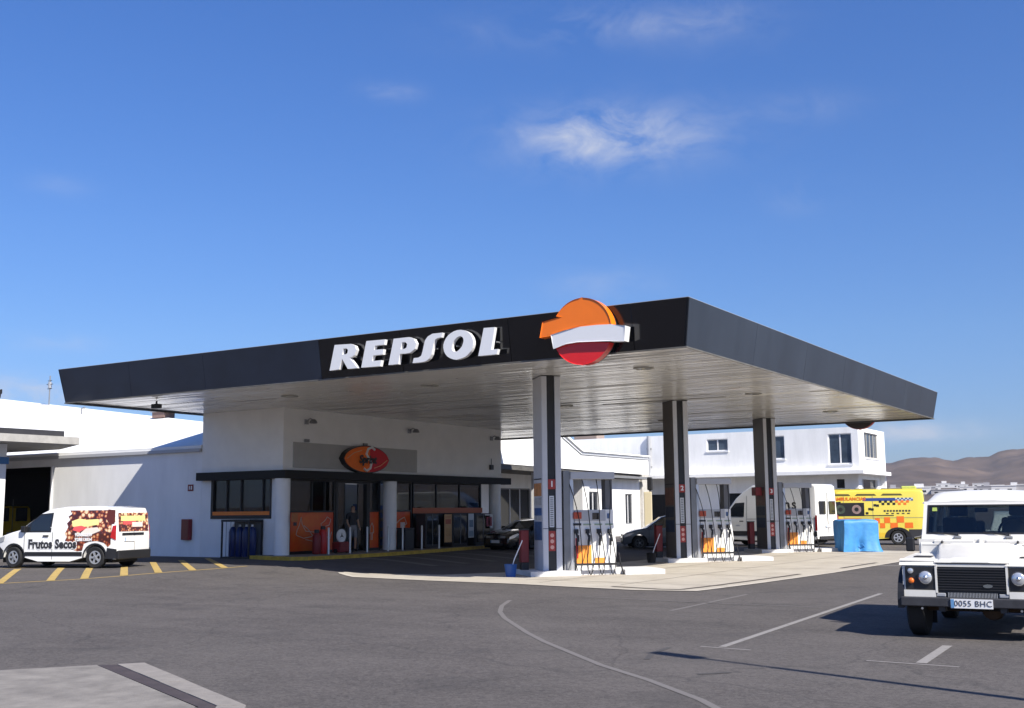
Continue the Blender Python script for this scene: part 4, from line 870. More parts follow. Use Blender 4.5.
v = thing('vent_pipe', 'short thin vent pipe on the white workshop roof', 'vent', (-38.6, 13.0, zroof(13)-.05)); MB().tube([(0, 0, 0), (0, 0, .35), (.2, 0, .38)], .03).build('pipe', STEELGREY, v); MB().lathe([(.05, 0), (.07, .06), (.02, .08)], (.2, 0, .33), n=10).build('cowl', STEELGREY, v)
ps = thing('awning_post', 'white square post with a blue sign band at the left edge of the picture', 'post', (-28.45, 2.0, 0)); MB().box(-.3, .05, -.7, .12, 0, 4.41, bev=.01).build('shaft', WHITEP, ps); MB().box(.052, .08, -.75, .2, 3.66, 3.92).build('blue_band', mat('band_blue', (.05, .16, .36), .5), ps)

# ------------------------------------------------------------------ white building continuing behind the shop
mid = thing('carwash_building', 'low white building with a stepped parapet and dark awning beyond the shop', 'building')
XM = -22.0
par = [(20.3, 4.32), (35.0, 4.14), (44.3, 4.05), (44.3, 5.2), (35.2, 5.2), (33.0, 6.1), (20.3, 6.1)]
MB().prism(par, XM-.25, XM, fX).build('parapet', WHITE_WALL, mid)
MB().box(XM-10, XM-.26, 20.3, 44.04, 4.75, 4.9).build('roof', ROOFWHITE, mid)
MB().box(XM-10, XM-3.41, 20.3, 20.5, -.1, 4.74).build('rear_wall', WHITE_WALL, mid)
mb = MB(); mb.tube([(XM+.03, 32.85, 5.95), (XM+.03, 35.1, 5.06), (XM+.03, 44.3, 5.06)], .035, 6); mb.build('moulding', mat('moulding_grey', (.42, .43, .44), .8), mid)
mb = MB(); mb.prism([(32.9, 6.14), (35.2, 5.22), (44.35, 5.22), (44.35, 5.31), (35.25, 5.31), (33.0, 6.24)], XM-.3, XM+.12, fX); mb.build('coping', WHITE_WALL, mid)
MB().box(-32, XM-.26, 44.05, 44.3, -.1, 5.15).build('end_wall', WHITE_WALL, mid)
mb = MB(); mb.prism([(20.3, 4.0), (43.2, 3.72), (43.2, 3.86), (20.3, 4.28)], XM-2.3, XM+.45, fX); mb.build('awning', mat('awning_dark', (.10, .095, .085), .7, var=.3), mid)
MB().box(XM+.452, XM+.5, 36.2, 43.2, 3.74, 3.88).build('awning_edge', STEELGREY, mid)
wallm = MB(); wallm.prism([(20.3, -.05), (35.6, -.05), (35.6, 4.0), (20.3, 4.0)], XM-3.4, XM-3.2, fX, holes=[rect(21.5, 25.6, .1, 3.2), rect(27.0, 29.3, .2, 3.0), rect(30.2, 34.6, .1, 3.1)]); wallm.prism([(35.6, -.05), (44.0, -.05), (44.0, 3.72), (35.6, 3.72)], XM-.45, XM-.2, fX, holes=[rect(36.4, 37.6, .1, 2.9), rect(41.2, 42.2, .9, 2.8)]); wallm.box(XM-3.4, XM-.46, 35.6, 35.8, -.05, 3.7); wallm.build('front_wall', WHITE_WALL, mid)
for y0, y1, z0, z1, xo in ((21.5, 25.6, .1, 3.2, -3), (27.0, 29.3, .2, 3.0, -3), (30.2, 34.6, .1, 3.1, -3), (36.4, 37.6, .1, 2.9, 0), (41.2, 42.2, .9, 2.8, 0)):
    f = MB(); f.prism(rect(y0, y1, z0, z1), XM+xo-.36, XM+xo-.26, fX, holes=[rect(y0+.07, y1-.07, z0+.07, z1-.07)]); f = f.build('window', STEELGREY, mid); MB().box(XM+xo-.33, XM+xo-.31, y0+.07, y1-.07, z0+.07, z1-.07).build('pane', GLASS_DARK, f)
    for k in range(1, max(2, int((y1-y0)/.9))): yy = y0+(y1-y0)*k/max(2, int((y1-y0)/.9)); MB().box(XM+xo-.35, XM+xo-.27, yy-.03, yy+.03, z0+.07, z1-.07).build('mullion', WHITEP, f)
MB().box(XM-.19, XM+.0, 43.3, 44.28, -.05, 4.04).build('pier', mat('pier_beige', (.48, .46, .42), .85, var=.2), mid)
MB().box(XM-.6, XM-.1, 30.4, 30.9, -.05, 3.9).build('pier', WHITE_WALL, mid)
ap_ = thing('air_pump_cabinet', 'tall cream panel with a black lamp hanging above it beyond the grey car', 'panel', (-15.3, 30.0, 0), R(20))
MB().box(-.2, .2, -.12, .12, .4, 2.7, bev=.03).build('panel', mat('cream_panel', (.62, .54, .36), .6), ap_); MB().box(-.22, .22, -.1, .1, 0, .4).build('plinth', GREYPAINT, ap_)
MB().cyl((.1, -.14, 1.0), (.1, -.1, 1.0), .06).build('knob', BLACK, ap_); MB().box(-.02, .26, -.12, .12, 2.78, 3.45, bev=.06).build('lamp_housing', BLACK, ap_); MB().cyl((.12, 0, 2.65), (.12, 0, 2.8), .03).build('bracket', BLACK, ap_)

# ------------------------------------------------------------------ two storey white building behind
big = thing('two_storey_building', 'two storey white building with a projecting upper floor behind the pumps', 'building')
XB, YB, ZL, ZR = -8.6, 45.6, 4.05, 6.68; XL, YBk = -46, 51.6
ups = [(-10.45, -9.02, 4.45, 6.31), (-14.55, -13.2, 4.88, 6.33), (-18.4, -16.95, 5.52, 6.3)]
MB().prism([(XL, ZL), (XB, ZL), (XB, ZR), (XL, ZR)], YB, YB+.25, fXZ, holes=[rect(*w) for w in ups]).build('upper_wall', WHITE_WALL, big)
sw = [(46.95, 50.2, 4.85, 6.42)]
MB().prism([(YB+.25, ZL), (YBk, ZL), (YBk, ZR+.001), (YB+.25, ZR+.001)], XB-.25, XB-.001, fX, holes=[rect(*w) for w in sw]).build('side_wall', WHITE_WALL, big)
MB().box(XL, XB-.3, YB+.3, YBk, ZR-.3, ZR-.2).build('roof', ROOFWHITE, big); MB().box(XL, XB, YBk, YBk+.2, 0, ZR).build('back_wall', WHITE_WALL, big); MB().box(XL, XB-.3, YB+.3, YBk-.02, ZL+.02, ZL+.1).build('upper_floor', GREYPAINT, big)
for i, (a, b, c, d) in enumerate(ups):
    f = MB(); f.prism(rect(a, b, c, d), YB+.08, YB+.16, fXZ, holes=[rect(a+.06, (a+b)/2-.04, c+.06, d-.06), rect((a+b)/2+.04, b-.06, c+.06, d-.06)]); f = f.build('window', WHITEP, big)
    for p_, q_ in ((a+.06, (a+b)/2-.04), ((a+b)/2+.04, b-.06)): MB().box(p_, q_, YB+.11, YB+.12, c+.06, d-.06).build('pane', GLASS_BLUE, f)
    MB().box(a-.06, b+.06, YB-.06, YB+.02, c-.08, c-.003).build('sill', WHITEP, f)
    mb = MB(); 
    for k in range(7): x = a+.12+(b-a-.3)*k/6; mb.box(x, x+.03, YB+.17, YB+.18, c+.1, d-.1)
    mb.build('curtain', mat('net_curtain', (.5, .52, .55), .8), f)
a, b, c, d = sw[0]
f = MB(); f.prism(rect(a, b, c, d), XB-.17, XB-.09, fX, holes=[rect(a+.07+k*(b-a-.07)/4, a+(k+1)*(b-a-.07)/4, c+.07, d-.07) for k in range(4)]); f = f.build('window', mat('frame_beige', (.45, .43, .38), .6), big)
for k in range(4): MB().box(XB-.14, XB-.13, a+.07+k*(b-a-.07)/4, a+(k+1)*(b-a-.07)/4, c+.07, d-.07).build('pane', GLASS_BLUE, f)
MB().box(XB-.04, XB+.05, a-.08, b+.08, c-.08, c-.003).build('sill', WHITEP, f)
MB().box(XL, XB+.35, YB-.5, YBk+.1, ZL-.22, ZL-.002).build('floor_slab', WHITE_WALL, big)
YG = YB+.9; XG2 = XB-.35
gws = [(-10.3, -9.8, 3.0, 3.55), (-24, -21.5, .1, 2.8), (-13.5, -12.2, 1.0, 2.6), (-17.5, -15.0, .1, 2.8)]
MB().prism([(XL, -.2), (XG2, -.2), (XG2, ZL-.22), (XL, ZL-.22)], YG, YG+.25, fXZ, holes=[rect(*w) for w in gws]).build('lower_wall', WHITE_WALL, big)
for a, b, c, d in gws: MB().box(a, b, YG+.12, YG+.14, c, d).build('window', GLASS_DARK, big)
gs = [(47.3, 50.9, 2.6, 3.55)]
MB().prism([(YG+.25, -.2), (YBk, -.2), (YBk, ZL-.221), (YG+.25, ZL-.221)], XG2-.25, XG2-.001, fX, holes=[rect(*w) for w in gs]).build('lower_side_wall', WHITE_WALL, big)
f = MB(); a, b, c, d = gs[0]; f.box(XG2-.16, XG2-.14, a, b, c, d); f = f.build('window', GLASS_DARK, big); MB().box(XG2-.13, XG2-.09, a+.5, a+.56, c, d).build('mullion', WHITEP, f)
dp = thing('wall_tube', 'grey vertical tube on the white wall beyond the low building', 'pipe', (-22.5, YB-.12, 0)); MB().cyl((0, 0, ZL), (0, 0, ZR), .12).build('pipe', GREYPAINT, dp)  # plain grey tube drawing a narrow darker strip on the wall
for z in (4.6, 5.8): MB().box(-.16, .16, -.02, .115, z, z+.06).build('clip', STEELGREY, dp)
pb = thing('rooftop_tank', 'brown box on the roof behind the low white building', 'tank', (-27.6, YB+1.0, ZR-.2)); MB().box(-.9, .9, -.6, .6, 0, 1.0, bev=.04).build('body', mat('tank_brown', (.28, .22, .19), .8), pb); MB().box(-.95, .95, -.65, .65, 1.0, 1.06).build('lid', GREYPAINT, pb)

# ------------------------------------------------------------------ far town on the lower slope
TOWNW = mat('town_white', (.62, .61, .60), .85); TOWNG = mat('town_grey', (.34, .33, .34), .85)
rt_ = random.Random(11)
def town_house(r, azd, w, h, d, k, lab, cat='house'):
    w *= .72; h *= .55
    az = R(azd); x, y = CX-math.sin(az)*r, CY+math.cos(az)*r
    o = thing('far_house', lab, cat, (x, y, hill_z(r, az)-.5), az, 'pale buildings of the far town')
    m = TOWNW if k % 4 else TOWNG
    MB().box(-w/2, w/2, -d/2, d/2, 0, h).build('wall', m, o); MB().box(-w/2-.3, w/2+.3, -d/2-.3, d/2+.3, h, h+.5).build('roof', m, o)
    if k % 3 == 0: MB().box(-w*.1, w*.25, -d/4, d/4, h+.5, h+3).build('roof_room', m, o)
    n = max(2, int(w/7))
    for q in range(n): x0 = -w/2+w*(q+.3)/n; MB().box(x0, x0+w/n*.35, -d/2-.05, -d/2-.01, h*.35, h*.65).build('window', GLASS_DARK, o)
def aim(px): return math.degrees(YAW-math.atan((px-512)/1134.2))
TH = [(888, 900, 16, 8), (897, 860, 22, 9), (906, 950, 14, 8), (913, 880, 26, 9), (921, 930, 20, 8), (928, 990, 18, 8), (939, 1350, 20, 9), (948, 1420, 26, 8), (943, 870, 30, 6), (958, 1200, 15, 7), (966, 980, 22, 7), (975, 1250, 18, 8), (981, 900, 16, 9), (990, 1000, 20, 8), (999, 870, 22, 10), (1008, 930, 18, 8), (1016, 880, 24, 10), (1023, 980, 20, 9)]
words_ = ['white house just right of the two storey building', 'long white house above the ambulance lamp bar', 'small house between two long white ones', 'longest white house in the row above the ambulance', 'white house at the right end of the row above the ambulance', 'lone pale house at the foot of the dark hill', 'highest white house on the hillside', 'white block beside the highest house on the hillside', 'low pale warehouse left of the jeep roof', 'small white house above the left end of the jeep roof', 'flat pale house above the jeep windscreen corner', 'white hillside house right of the small white one', 'white cube shaped house over the middle of the jeep roof', 'grey roofed house behind the jeep', 'white house with roof room towards the right of the jeep', 'pale house near the right edge above the jeep', 'big white block near the right edge of the town', 'last house at the right edge of the picture']
for k, (px, r, w, h) in enumerate(TH): town_house(r, aim(px), w, h, 12, k, 'far '+words_[k])
for k, (px, r) in enumerate(((1050, 900), (1075, 1000), (1110, 880), (1150, 960))): town_house(r, aim(px), 22, 8, 12, k+1, ['far house beyond the right edge, nearest to it', 'far house second beyond the right edge', 'far house third beyond the right edge', 'far house fourth beyond the right edge'][k])
# dark scrub in the middle distance
def bush(loc, r, h, lab, cr=(.05, .045, .025)):
    o = thing('shrub', lab, 'shrub', loc); rr = random.Random(int(loc[0]*7)); mb = MB()
    for k in range(420):
        a = rr.uniform(0, 6.283); u = rr.random()**.5*r; z = h*.25+rr.random()*h*.75*(1-.4*(u/r)**2); p = Vector((u*math.cos(a), u*math.sin(a), z))
        n = Vector((rr.gauss(0, 1), rr.gauss(0, 1), rr.gauss(0, 1))).normalized(); t = n.orthogonal().normalized(); b = n.cross(t); s_ = rr.uniform(.08, .2)*r*.6
        mb.poly([p-t*s_, p+b*s_*.5, p+t*s_, p-b*s_*.5])
    mb.build('foliage', mat('scrub_leaf', cr, .9, var=.5, vscale=2), o)
    for k in range(4): a = k*1.6; MB().cyl((0, 0, 0), (math.cos(a)*r*.4, math.sin(a)*r*.4, h*.6), .07, .03, n=6).build('branch', mat('bark', (.09, .06, .04), .9), o)
bush((-12.2, 69.5, -.1), 1.7, 2.6, 'dark brown shrub between the ambulance and the jeep roof')
bush((-9.0, 75.5, -.1), 1.3, 1.7, 'low dark shrub seen just left of the jeep roof')
# street lamp outside the picture whose thin shadow crosses the asphalt
sl = thing('street_lamp', 'tall grey street lamp to the right of the jeep', 'street lamp', (12.25, -13.75, 0), math.atan2(.338, -.941))
MB().lathe([(.2, 0), (.2, .04), (.09, .05), (.085, .7), (.055, 6.2)], n=14).build('pole', GREYPAINT, sl, smooth=40)
MB().tube([(0, 0, 6.15), (.1, 0, 6.4), (.5, 0, 6.48), (.9, 0, 6.5)], .035).build('arm', GREYPAINT, sl); MB().box(.8, 1.5, -.13,   .13, 6.42, 6.56, bev=.04).build('lamp_head', GREYPAINT, sl)
# ------------------------------------------------------------------ vehicles
def paint(name, c, rough=.3): return mat(name, c, rough, coat=.8, var=.03, vscale=1.5)
PW = paint('white_car_paint', (.82, .815, .79)); PBK = paint('black_car_paint', (.008, .008, .010), .2); PGR = paint('grey_car_paint', (.075, .085, .105), .3)
PYE = paint('ambulance_yellow', (.78, .64, .09)); PYD = paint('van_yellow', (.75, .50, .03))
def cut(bm, lo, hi, st, ax):
    k = lo+st
    while k < hi:
        co = [0, 0, 0]; co[ax] = k; no = [0, 0, 0]; no[ax] = 1
        bmesh.ops.bisect_plane(bm, geom=bm.verts[:]+bm.edges[:]+bm.faces[:], dist=1e-5, plane_co=co, plane_no=no); k += st
def hull(name, prof, W, wf, m, parent, bev=.05, sx=.3, sz=.2):
    bm = bmesh.new(); n = len(prof)
    A = [bm.verts.new((p[0], W, p[1])) for p in prof]; B = [bm.verts.new((p[0], -W, p[1])) for p in prof]
    bm.faces.new(A); bm.faces.new(B[::-1])
    for i in range(n): bm.faces.new((A[i], B[i], B[(i+1) % n], A[(i+1) % n]))
    bm.normal_update()
    if bev:
        es = []
        for L_ in (A, B):
            for i in range(n):
                j = (i+1) % n
                if len(prof[i]) < 3 and len(prof[j]) < 3: es.append(bm.edges.get((L_[i], L_[j])))
        bmesh.ops.bevel(bm, geom=[e for e in es if e], offset=bev, segments=3, profile=.5, affect='EDGES', clamp_overlap=True)
    xs = [p[0] for p in prof]; zs = [p[1] for p in prof]
    cut(bm, min(xs), max(xs), sx, 0); cut(bm, min(zs), max(zs), sz, 2)
    for v in bm.verts: v.co.y *= wf(v.co.x, v.co.z)/W
    bmesh.ops.triangulate(bm, faces=[f for f in bm.faces if len(f.verts) > 4])
    mb = MB(); mb.bm.free(); mb.bm = bm
    return mb.build(name, m, parent, smooth=32)
def side(name, poly, wf, m, parent, s, off=.006, st=.25, W=1.):
    """a sheet lying on the flank; s = +1 left side, -1 right side"""
    bm = bmesh.new(); bm.faces.new([bm.verts.new((p[0], 0, p[1])) for p in poly])
    cut(bm, min(p[0] for p in poly), max(p[0] for p in poly), st, 0); cut(bm, min(p[1] for p in poly), max(p[1] for p in poly), st, 2)
    for v in bm.verts: v.co.y = s*(wf(v.co.x, v.co.z)+off)
    me = bpy.data.meshes.new(name); bm.to_mesh(me); bm.free(); return link(name, me, m, parent)
def across(name, a, b, ya, yb, m, parent, off=.008):
    a, b = Vector((a[0], 0, a[1])), Vector((b[0], 0, b[1])); d = (b-a).normalized(); n = Vector((d.z, 0, -d.x)) 
    if n.x*(1 if a.x+b.x > 0 else -1) < 0: n = -n
    mb = MB(); a2, b2 = a+n*off, b+n*off
    k = 8; ra = [mb.bm.verts.new((a2.x-.03*abs(-1+2*i/k)**2*(1 if a.x > 0 else -1), -ya+2*ya*i/k, a2.z)) for i in range(k+1)]; rb = [mb.bm.verts.new((b2.x-.03*abs(-1+2*i/k)**2*(1 if a.x > 0 else -1), -yb+2*yb*i/k, b2.z)) for i in range(k+1)]
    for i in range(k): mb.bm.faces.new((ra[i], ra[i+1], rb[i+1], rb[i]))
    return mb.build(name, m, parent)
def wheel(parent, x, y, s, r=.32, w=.2, rimr=.64, spokes=5, steer=0, rm=None):
    e = MB(); e.lathe([(r*.55, -w/2+.01), (r*.9, -w/2), (r, -w/2+.03), (r, w/2-.03), (r*.9, w/2), (rimr*r, w/2-.01), (rimr*r*.97, w/2-.06), (.02, w/2-.07)], axis='Y', n=30)
    me = e.mesh(35)
    if s < 0: me.transform(Matrix.Rotation(math.pi, 4, 'Z'))
    o = link('wheel', me, RUBBER, parent, loc=(x, y, r), rz=steer)
    R_ = r*rimr*.96; hs = []
    for k in range(spokes):
        a0 = 2*math.pi*(k+.16)/spokes; a1 = 2*math.pi*(k+.84)/spokes; am = (a0+a1)/2
        hs.append([(R_*.80*math.cos(a0+.02), R_*.80*math.sin(a0+.02)), (R_*.84*math.cos(am), R_*.84*math.sin(am)), (R_*.80*math.cos(a1-.02), R_*.80*math.sin(a1-.02)), (R_*.34*math.cos(am+.25), R_*.34*math.sin(am+.25)), (R_*.34*math.cos(am-.25), R_*.34*math.sin(am-.25))])
    q = MB(); q.prism([(R_*math.cos(t), R_*math.sin(t)) for t in [i*math.pi/14 for i in range(28)]], s*(w/2-.045), s*(w/2-.015), fXZ, holes=hs); rim = q.build('rim', rm or RIM, o); MB().cyl((0, s*(w/2-.03), 0), (0, s*(w/2-.0), 0), .035, n=12).build('hub_cap', STEELGREY, o)
    return o
def arch(cx, r, z0, n=9):
    """wheel arch, rear to front along the underside"""
    a0 = math.asin(max(0, min(1, (z0-.32)/r))); return [(cx-r*math.cos(a0+(math.pi-2*a0)*i/(n-1)), .32+r*math.sin(a0+(math.pi-2*a0)*i/(n-1)), 1) for i in range(n)]
def plate(parent, x, z, s, txt, y=0):
    p = MB().box(min(x, x+s*.012), max(x, x+s*.012), y-.26, y+.26, z-.06, z+.06).build('number_plate', WHITEP, parent)
    MB().box(x+s*.013 if s > 0 else x+s*.015, x+s*.015 if s > 0 else x+s*.013, y+(-.255 if s > 0 else .215), y+(-.215 if s > 0 else .255), z-.055, z+.055).build('blue_strip', mat('plate_blue', (.12, .28, .5), .5), p)
    if txt: put_text('lettering', txt, .105, mat('plate_text', (.05, .05, .055), .5), p, (x+s*.016, y+.018*s, z), (0, s, 0), (0, 0, 1), depth=.001, bold=-.0005, space=1.06)
    return p
def mirror(parent, x, y, z, m, s=1, sz=(.07, .1, .17)):
    o = MB().box(x-sz[0], x+sz[0], min(y, y+s*sz[1]*2), max(y, y+s*sz[1]*2), z-sz[2]/2, z+sz[2]/2, bev=.02).build('door_mirror', m, parent); return o
UNDER = mat('underbody', (.012, .012, .012), .9)

DRIM = mat('dark_rim', (.06, .06, .065), .4, .6)
def hatch(lab, cat, loc, rz, pm, name='parked_car', plate_txt=None, L=2.06, group=None, H=1.47):
    o = thing(name, lab, cat, loc, rz, group); W = .86; k = H/1.47
    def wf(x, z): return W*(1-.17*S((z-.85*k)/(.62*k))*1.0)*(1-.16*max(0, (x-1.2)/.9)**2)*(1-.10*max(0, (-x-1.3)/.8)**2)*(1-.03*max(0, (.5-z))/.3)
    prof = [(2.0, .22), (2.06, .38), (2.04, .60), (1.86, .76), (1.45, .88), (.98, .97), (.30, 1.36*k), (-.15, 1.45*k), (-.7, 1.47*k), (-1.3, 1.40*k), (-1.75, 1.12*k), (-1.93, .95), (-2.0, .6), (-1.98, .3), (-1.86, .22)]
    prof += arch(-1.28, .37, .22)+[(-.4, .19, 1), (.4, .19, 1)]+arch(1.30, .37, .22)
    hull('body', prof, W, wf, pm, o)
    MB().box(-1.7, 1.75, -.62, .62, .16, .6).build('underbody', UNDER, o)
    across('windscreen', (.94, 1.0), (.32, 1.345*k), .66, .56, GLASS_DARK, o); across('rear_window', (-1.74, 1.14*k), (-1.34, 1.37*k), .58, .52, GLASS_DARK, o)
    for s in (1, -1):
        side('side_window', [(.86, .955), (.30, 1.315*k), (-.12, 1.385*k), (-.18, .96)], wf, GLASS_DARK, o, s); side('side_window', [(-.26, .965), (-.22, 1.39*k), (-.75, 1.40*k), (-1.15, 1.33*k), (-1.3, 1.0)], wf, GLASS_DARK, o, s)
        for xx in ((.88, .20), (-.22, .0)): side('door_line', [(xx[0]-.008, .3), (xx[0]+.008, .3), (xx[0]+.008, .95), (xx[0]-.008, .95)], wf, BLACK, o, s, off=.003)
        for xx in (-.02, -1.0): side('door_handle', [(xx-.09, .80), (xx+.09, .80), (xx+.09, .83), (xx-.09, .83)], wf, pm, o, s, off=.03)
        side('sill', [(-.88, .2), (.9, .2), (.9, .30), (-.88, .30)], wf, DARKTRIM, o, s)
        h = side('headlight', [(2.0, .55), (1.98, .66), (1.62, .80), (1.52, .76), (1.75, .62)], wf, LAMP, o, s, off=.012); side('tail_light', [(-1.95, .66), (-1.98, .9), (-1.75, .98), (-1.68, .86)], wf, REDLENS, o, s, off=.01)
        mirror(o, .72, s*.78, 1.0, pm, s)
        wheel(o, 1.30, s*.75, s, .315, .2, rm=DRIM); wheel(o, -1.28, s*.75, s, .315, .2, rm=DRIM)
    for s in (1, -1): MB().box(2.0, 2.05, s*.36-.2, s*.36+.2, .60, .70, bev=.02).build('headlight', LAMP, o)
    MB().box(2.03, 2.075, -.42, .42, .30, .40, bev=.01).build('grille', BLACK, o); MB().box(1.98, 2.06, -.3, .3, .63, .68, bev=.01).build('grille', BLACK, o)
    plate(o, 2.07, .47, 1, plate_txt); plate(o, -2.01, .75, -1, None)
    return o
hatch('black hatchback parked in the shade beside the last round shop pillar', 'car', (-14.85, 17.55, .06), R(-104), PBK, plate_txt=None, H=1.40)
gc_ = hatch('dark grey hatchback standing between the nearest pump and the middle column', 'car', (-11.35, 23.6, 0), R(-150), PGR, H=1.56)

# delivery van, nuts printed on its flank
def nuts_mat():
    m = bpy.data.materials.new('nut_print'); m.use_nodes = True; t = m.node_tree; b = t.nodes['Principled BSDF']
    co = N(t, 'ShaderNodeTexCoord').outputs['Object']
    v = N(t, 'ShaderNodeTexVoronoi'); v.inputs['Scale'].default_value = 9.5; v.inputs['Randomness'].default_value = 1; t.links.new(co, v.inputs['Vector'])
    n = N(t, 'ShaderNodeTexNoise'); n.inputs['Scale'].default_value = 2.2; n.inputs['Detail'].default_value = 3; t.links.new(co, n.inputs['Vector'])
    sp = N(t, 'ShaderNodeSeparateColor'); t.links.new(v.outputs['Color'], sp.inputs[0])
    f = fmath(t, 'ADD', fmath(t, 'MULTIPLY', sp.outputs[0], .6), fmath(t, 'MULTIPLY', n.outputs['Fac'], 1.05))
    f = fmath(t, 'SUBTRACT', f, fmath(t, 'MULTIPLY', v.outputs['Distance'], 1.1))
    r = N(t, 'ShaderNodeValToRGB'); e = r.color_ramp.elements; e[0].position = .12; e[0].color = (.06, .012, .008, 1); e[1].position = .72; e[1].color = (.78, .60, .38, 1)
    for p, c in ((.28, (.24, .045, .02, 1)), (.42, (.42, .11, .04, 1)), (.52, (.60, .33, .15, 1))): q = e.new(p); q.color = c
    t.links.new(f, r.inputs[0]); t.links.new(r.outputs[0], b.inputs['Base Color']); b.inputs['Roughness'].default_value = .35; b.inputs['Coat Weight'].default_value = .6
    return m
NUT = nuts_mat()
dk = thing('delivery_van', 'small white delivery van printed with nuts and the words Frutos Secos', 'van', (-19.85, -1.3, .18), R(-162.8))
W = .87
def wfd(x, z): return W*(1-.10*S((z-1.0)/.8))*(1-.20*max(0, (x-1.2)/1.0)**2)*(1-.02*max(0, (-x-1.9)/.3))
prof = [(2.12, .24), (2.17, .45), (2.13, .74), (1.98, .92), (1.55, 1.04), (1.18, 1.13), (.52, 1.60), (.20, 1.74), (-.4, 1.81), (-1.5, 1.82), (-2.05, 1.76), (-2.12, 1.6), (-2.17, .95), (-2.18, .42), (-2.12, .26)]
prof += arch(-1.45, .38, .24)+[(-.6, .20, 1), (.5, .20, 1)]+arch(1.36, .38, .24)
hull('body', prof, W, wfd, PW, dk)
MB().box(-1.9, 1.9, -.64, .64, .16, .6).build('underbody', UNDER, dk)
across('windscreen', (1.12, 1.16), (.56, 1.575), .70, .64, GLASS_DARK, dk)
for s in (1, -1):
    side('side_window', [(1.06, 1.10), (.98, 1.20), (.50, 1.56), (.10, 1.60), (.12, 1.10)], wfd, GLASS_DARK, dk, s); side('window_surround', [(1.14, 1.06), (1.0, 1.22), (.50, 1.60), (.06, 1.64), (.08, 1.06)], wfd, BLACK, dk, s, off=.003)
    side('side_window', [(.82, 1.12), (.79, 1.12), (.79, 1.32), (.82, 1.30)], wfd, BLACK, dk, s, off=.009)
    side('rub_strip', [(-1.02, .36), (.94, .36), (.96, .48), (-1.02, .48)], wfd, BLACK, dk, s, off=.012)
    for xx in (1.0, .02): side('door_line', [(xx-.008, .26), (xx+.008, .26), (xx+.008, 1.06), (xx-.008, 1.06)], wfd, DARKTRIM, dk, s, off=.003)
    side('door_line', [(-.98, .5), (-.965, .5), (-.965, 1.7), (-.98, 1.7)], wfd, DARKTRIM, dk, s, off=.003)
    side('door_handle', [(.14, .93), (.34, .93), (.34, .975), (.14, .975)], wfd, BLACK, dk, s, off=.03)
    side('bumper_corner', [(2.17, .26), (2.17, .62), (1.95, .66), (1.76, .52), (1.78, .26)], wfd, BLACK, dk, s, off=.01); side('bumper_corner', [(-2.18, .28), (-2.18, .56), (-1.86, .60), (-1.80, .28)], wfd, BLACK, dk, s, off=.01)
    side('arch_trim', [(1.36+.42*math.cos(t), .32+.42*math.sin(t)) for t in [math.pi*i/12 for i in range(13)]]+[(1.36+.37*math.cos(t), .32+.37*math.sin(t)) for t in [math.pi*(12-i)/12 for i in range(13)]], wfd, BLACK, dk, s, off=.01, st=5)
    side('arch_trim', [(-1.45+.42*math.cos(t), .32+.42*math.sin(t)) for t in [math.pi*i/12 for i in range(13)]]+[(-1.45+.37*math.cos(t), .32+.37*math.sin(t)) for t in [math.pi*(12-i)/12 for i in range(13)]], wfd, BLACK, dk, s, off=.01, st=5)
    side('tail_light', [(-2.15, .82), (-2.14, 1.26), (-2.02, 1.24), (-1.96, .90)], wfd, REDLENS, dk, s, off=.02); side('headlight', [(2.12, .70), (2.0, .88), (1.72, .95), (1.75, .80)], wfd, LAMP, dk, s, off=.012)
    mirror(dk, .98, s*.80, 1.16, BLACK, s); wheel(dk, 1.36, s*.77, s, .32, .2, steer=R(-8)); wheel(dk, -1.45, s*.77, s, .32, .2)
    # printed panel of nuts with a ragged front edge
    rr = random.Random(5); top = []; front = []
    zz = [1.70, 1.60, 1.52, 1.42, 1.32, 1.22, 1.12, 1.02, .92, .82, .72, .64, .56]
    xf_ = [-.50, -.58, -.46, -.54, -.44, -.50, -.46, -.40, -.48, -.42, -.50, -.55, -.62]
    front = [(x, z) for x, z in zip(xf_, zz)]
    p = [(-2.02, 1.70)]+front+[(-.72, .54), (-.85, .50), (-1.02, .52), (-1.07, .72), (-1.25, .78), (-1.5, .80), (-1.75, .74), (-1.88, .62), (-1.97, .70), (-1.97, 1.28), (-2.08, 1.36)]
    g1 = side('nut_print', p, wfd, NUT, dk, s, off=.005)
    side('dark_corner', [(-2.06, 1.30), (-2.04, 1.70), (-1.80, 1.72), (-1.76, 1.45), (-1.90, 1.28)], wfd, mat('dark_print', (.10, .02, .015), .4), g1, s, off=.008)
    side('yellow_banner', [(-.66, 1.22), (-.60, 1.38), (-.85, 1.46), (-1.1, 1.42), (-1.50, 1.44), (-1.54, 1.28), (-1.1, 1.22)], wfd, mat('banner_yellow', (.80, .74, .28), .4, var=.1), g1, s, off=.008)
    side('pink_swoosh', [(-.66, 1.12), (-.70, 1.22), (-.95, 1.25), (-1.15, 1.19), (-.9, 1.06)], wfd, mat('banner_pink', (.72, .10, .10), .4), g1, s, off=.010)
    side('white_swoosh', [(-.95, 1.04), (-1.12, 1.17), (-1.5, 1.20), (-1.62, 1.10), (-1.3, .98), (-1.0, .94)], wfd, mat('banner_white', (.74, .66, .58), .4), g1, s, off=.012)
yy = wfd(0, .75)
DKT = mat('van_letter_black', (.03, .03, .035), .4)
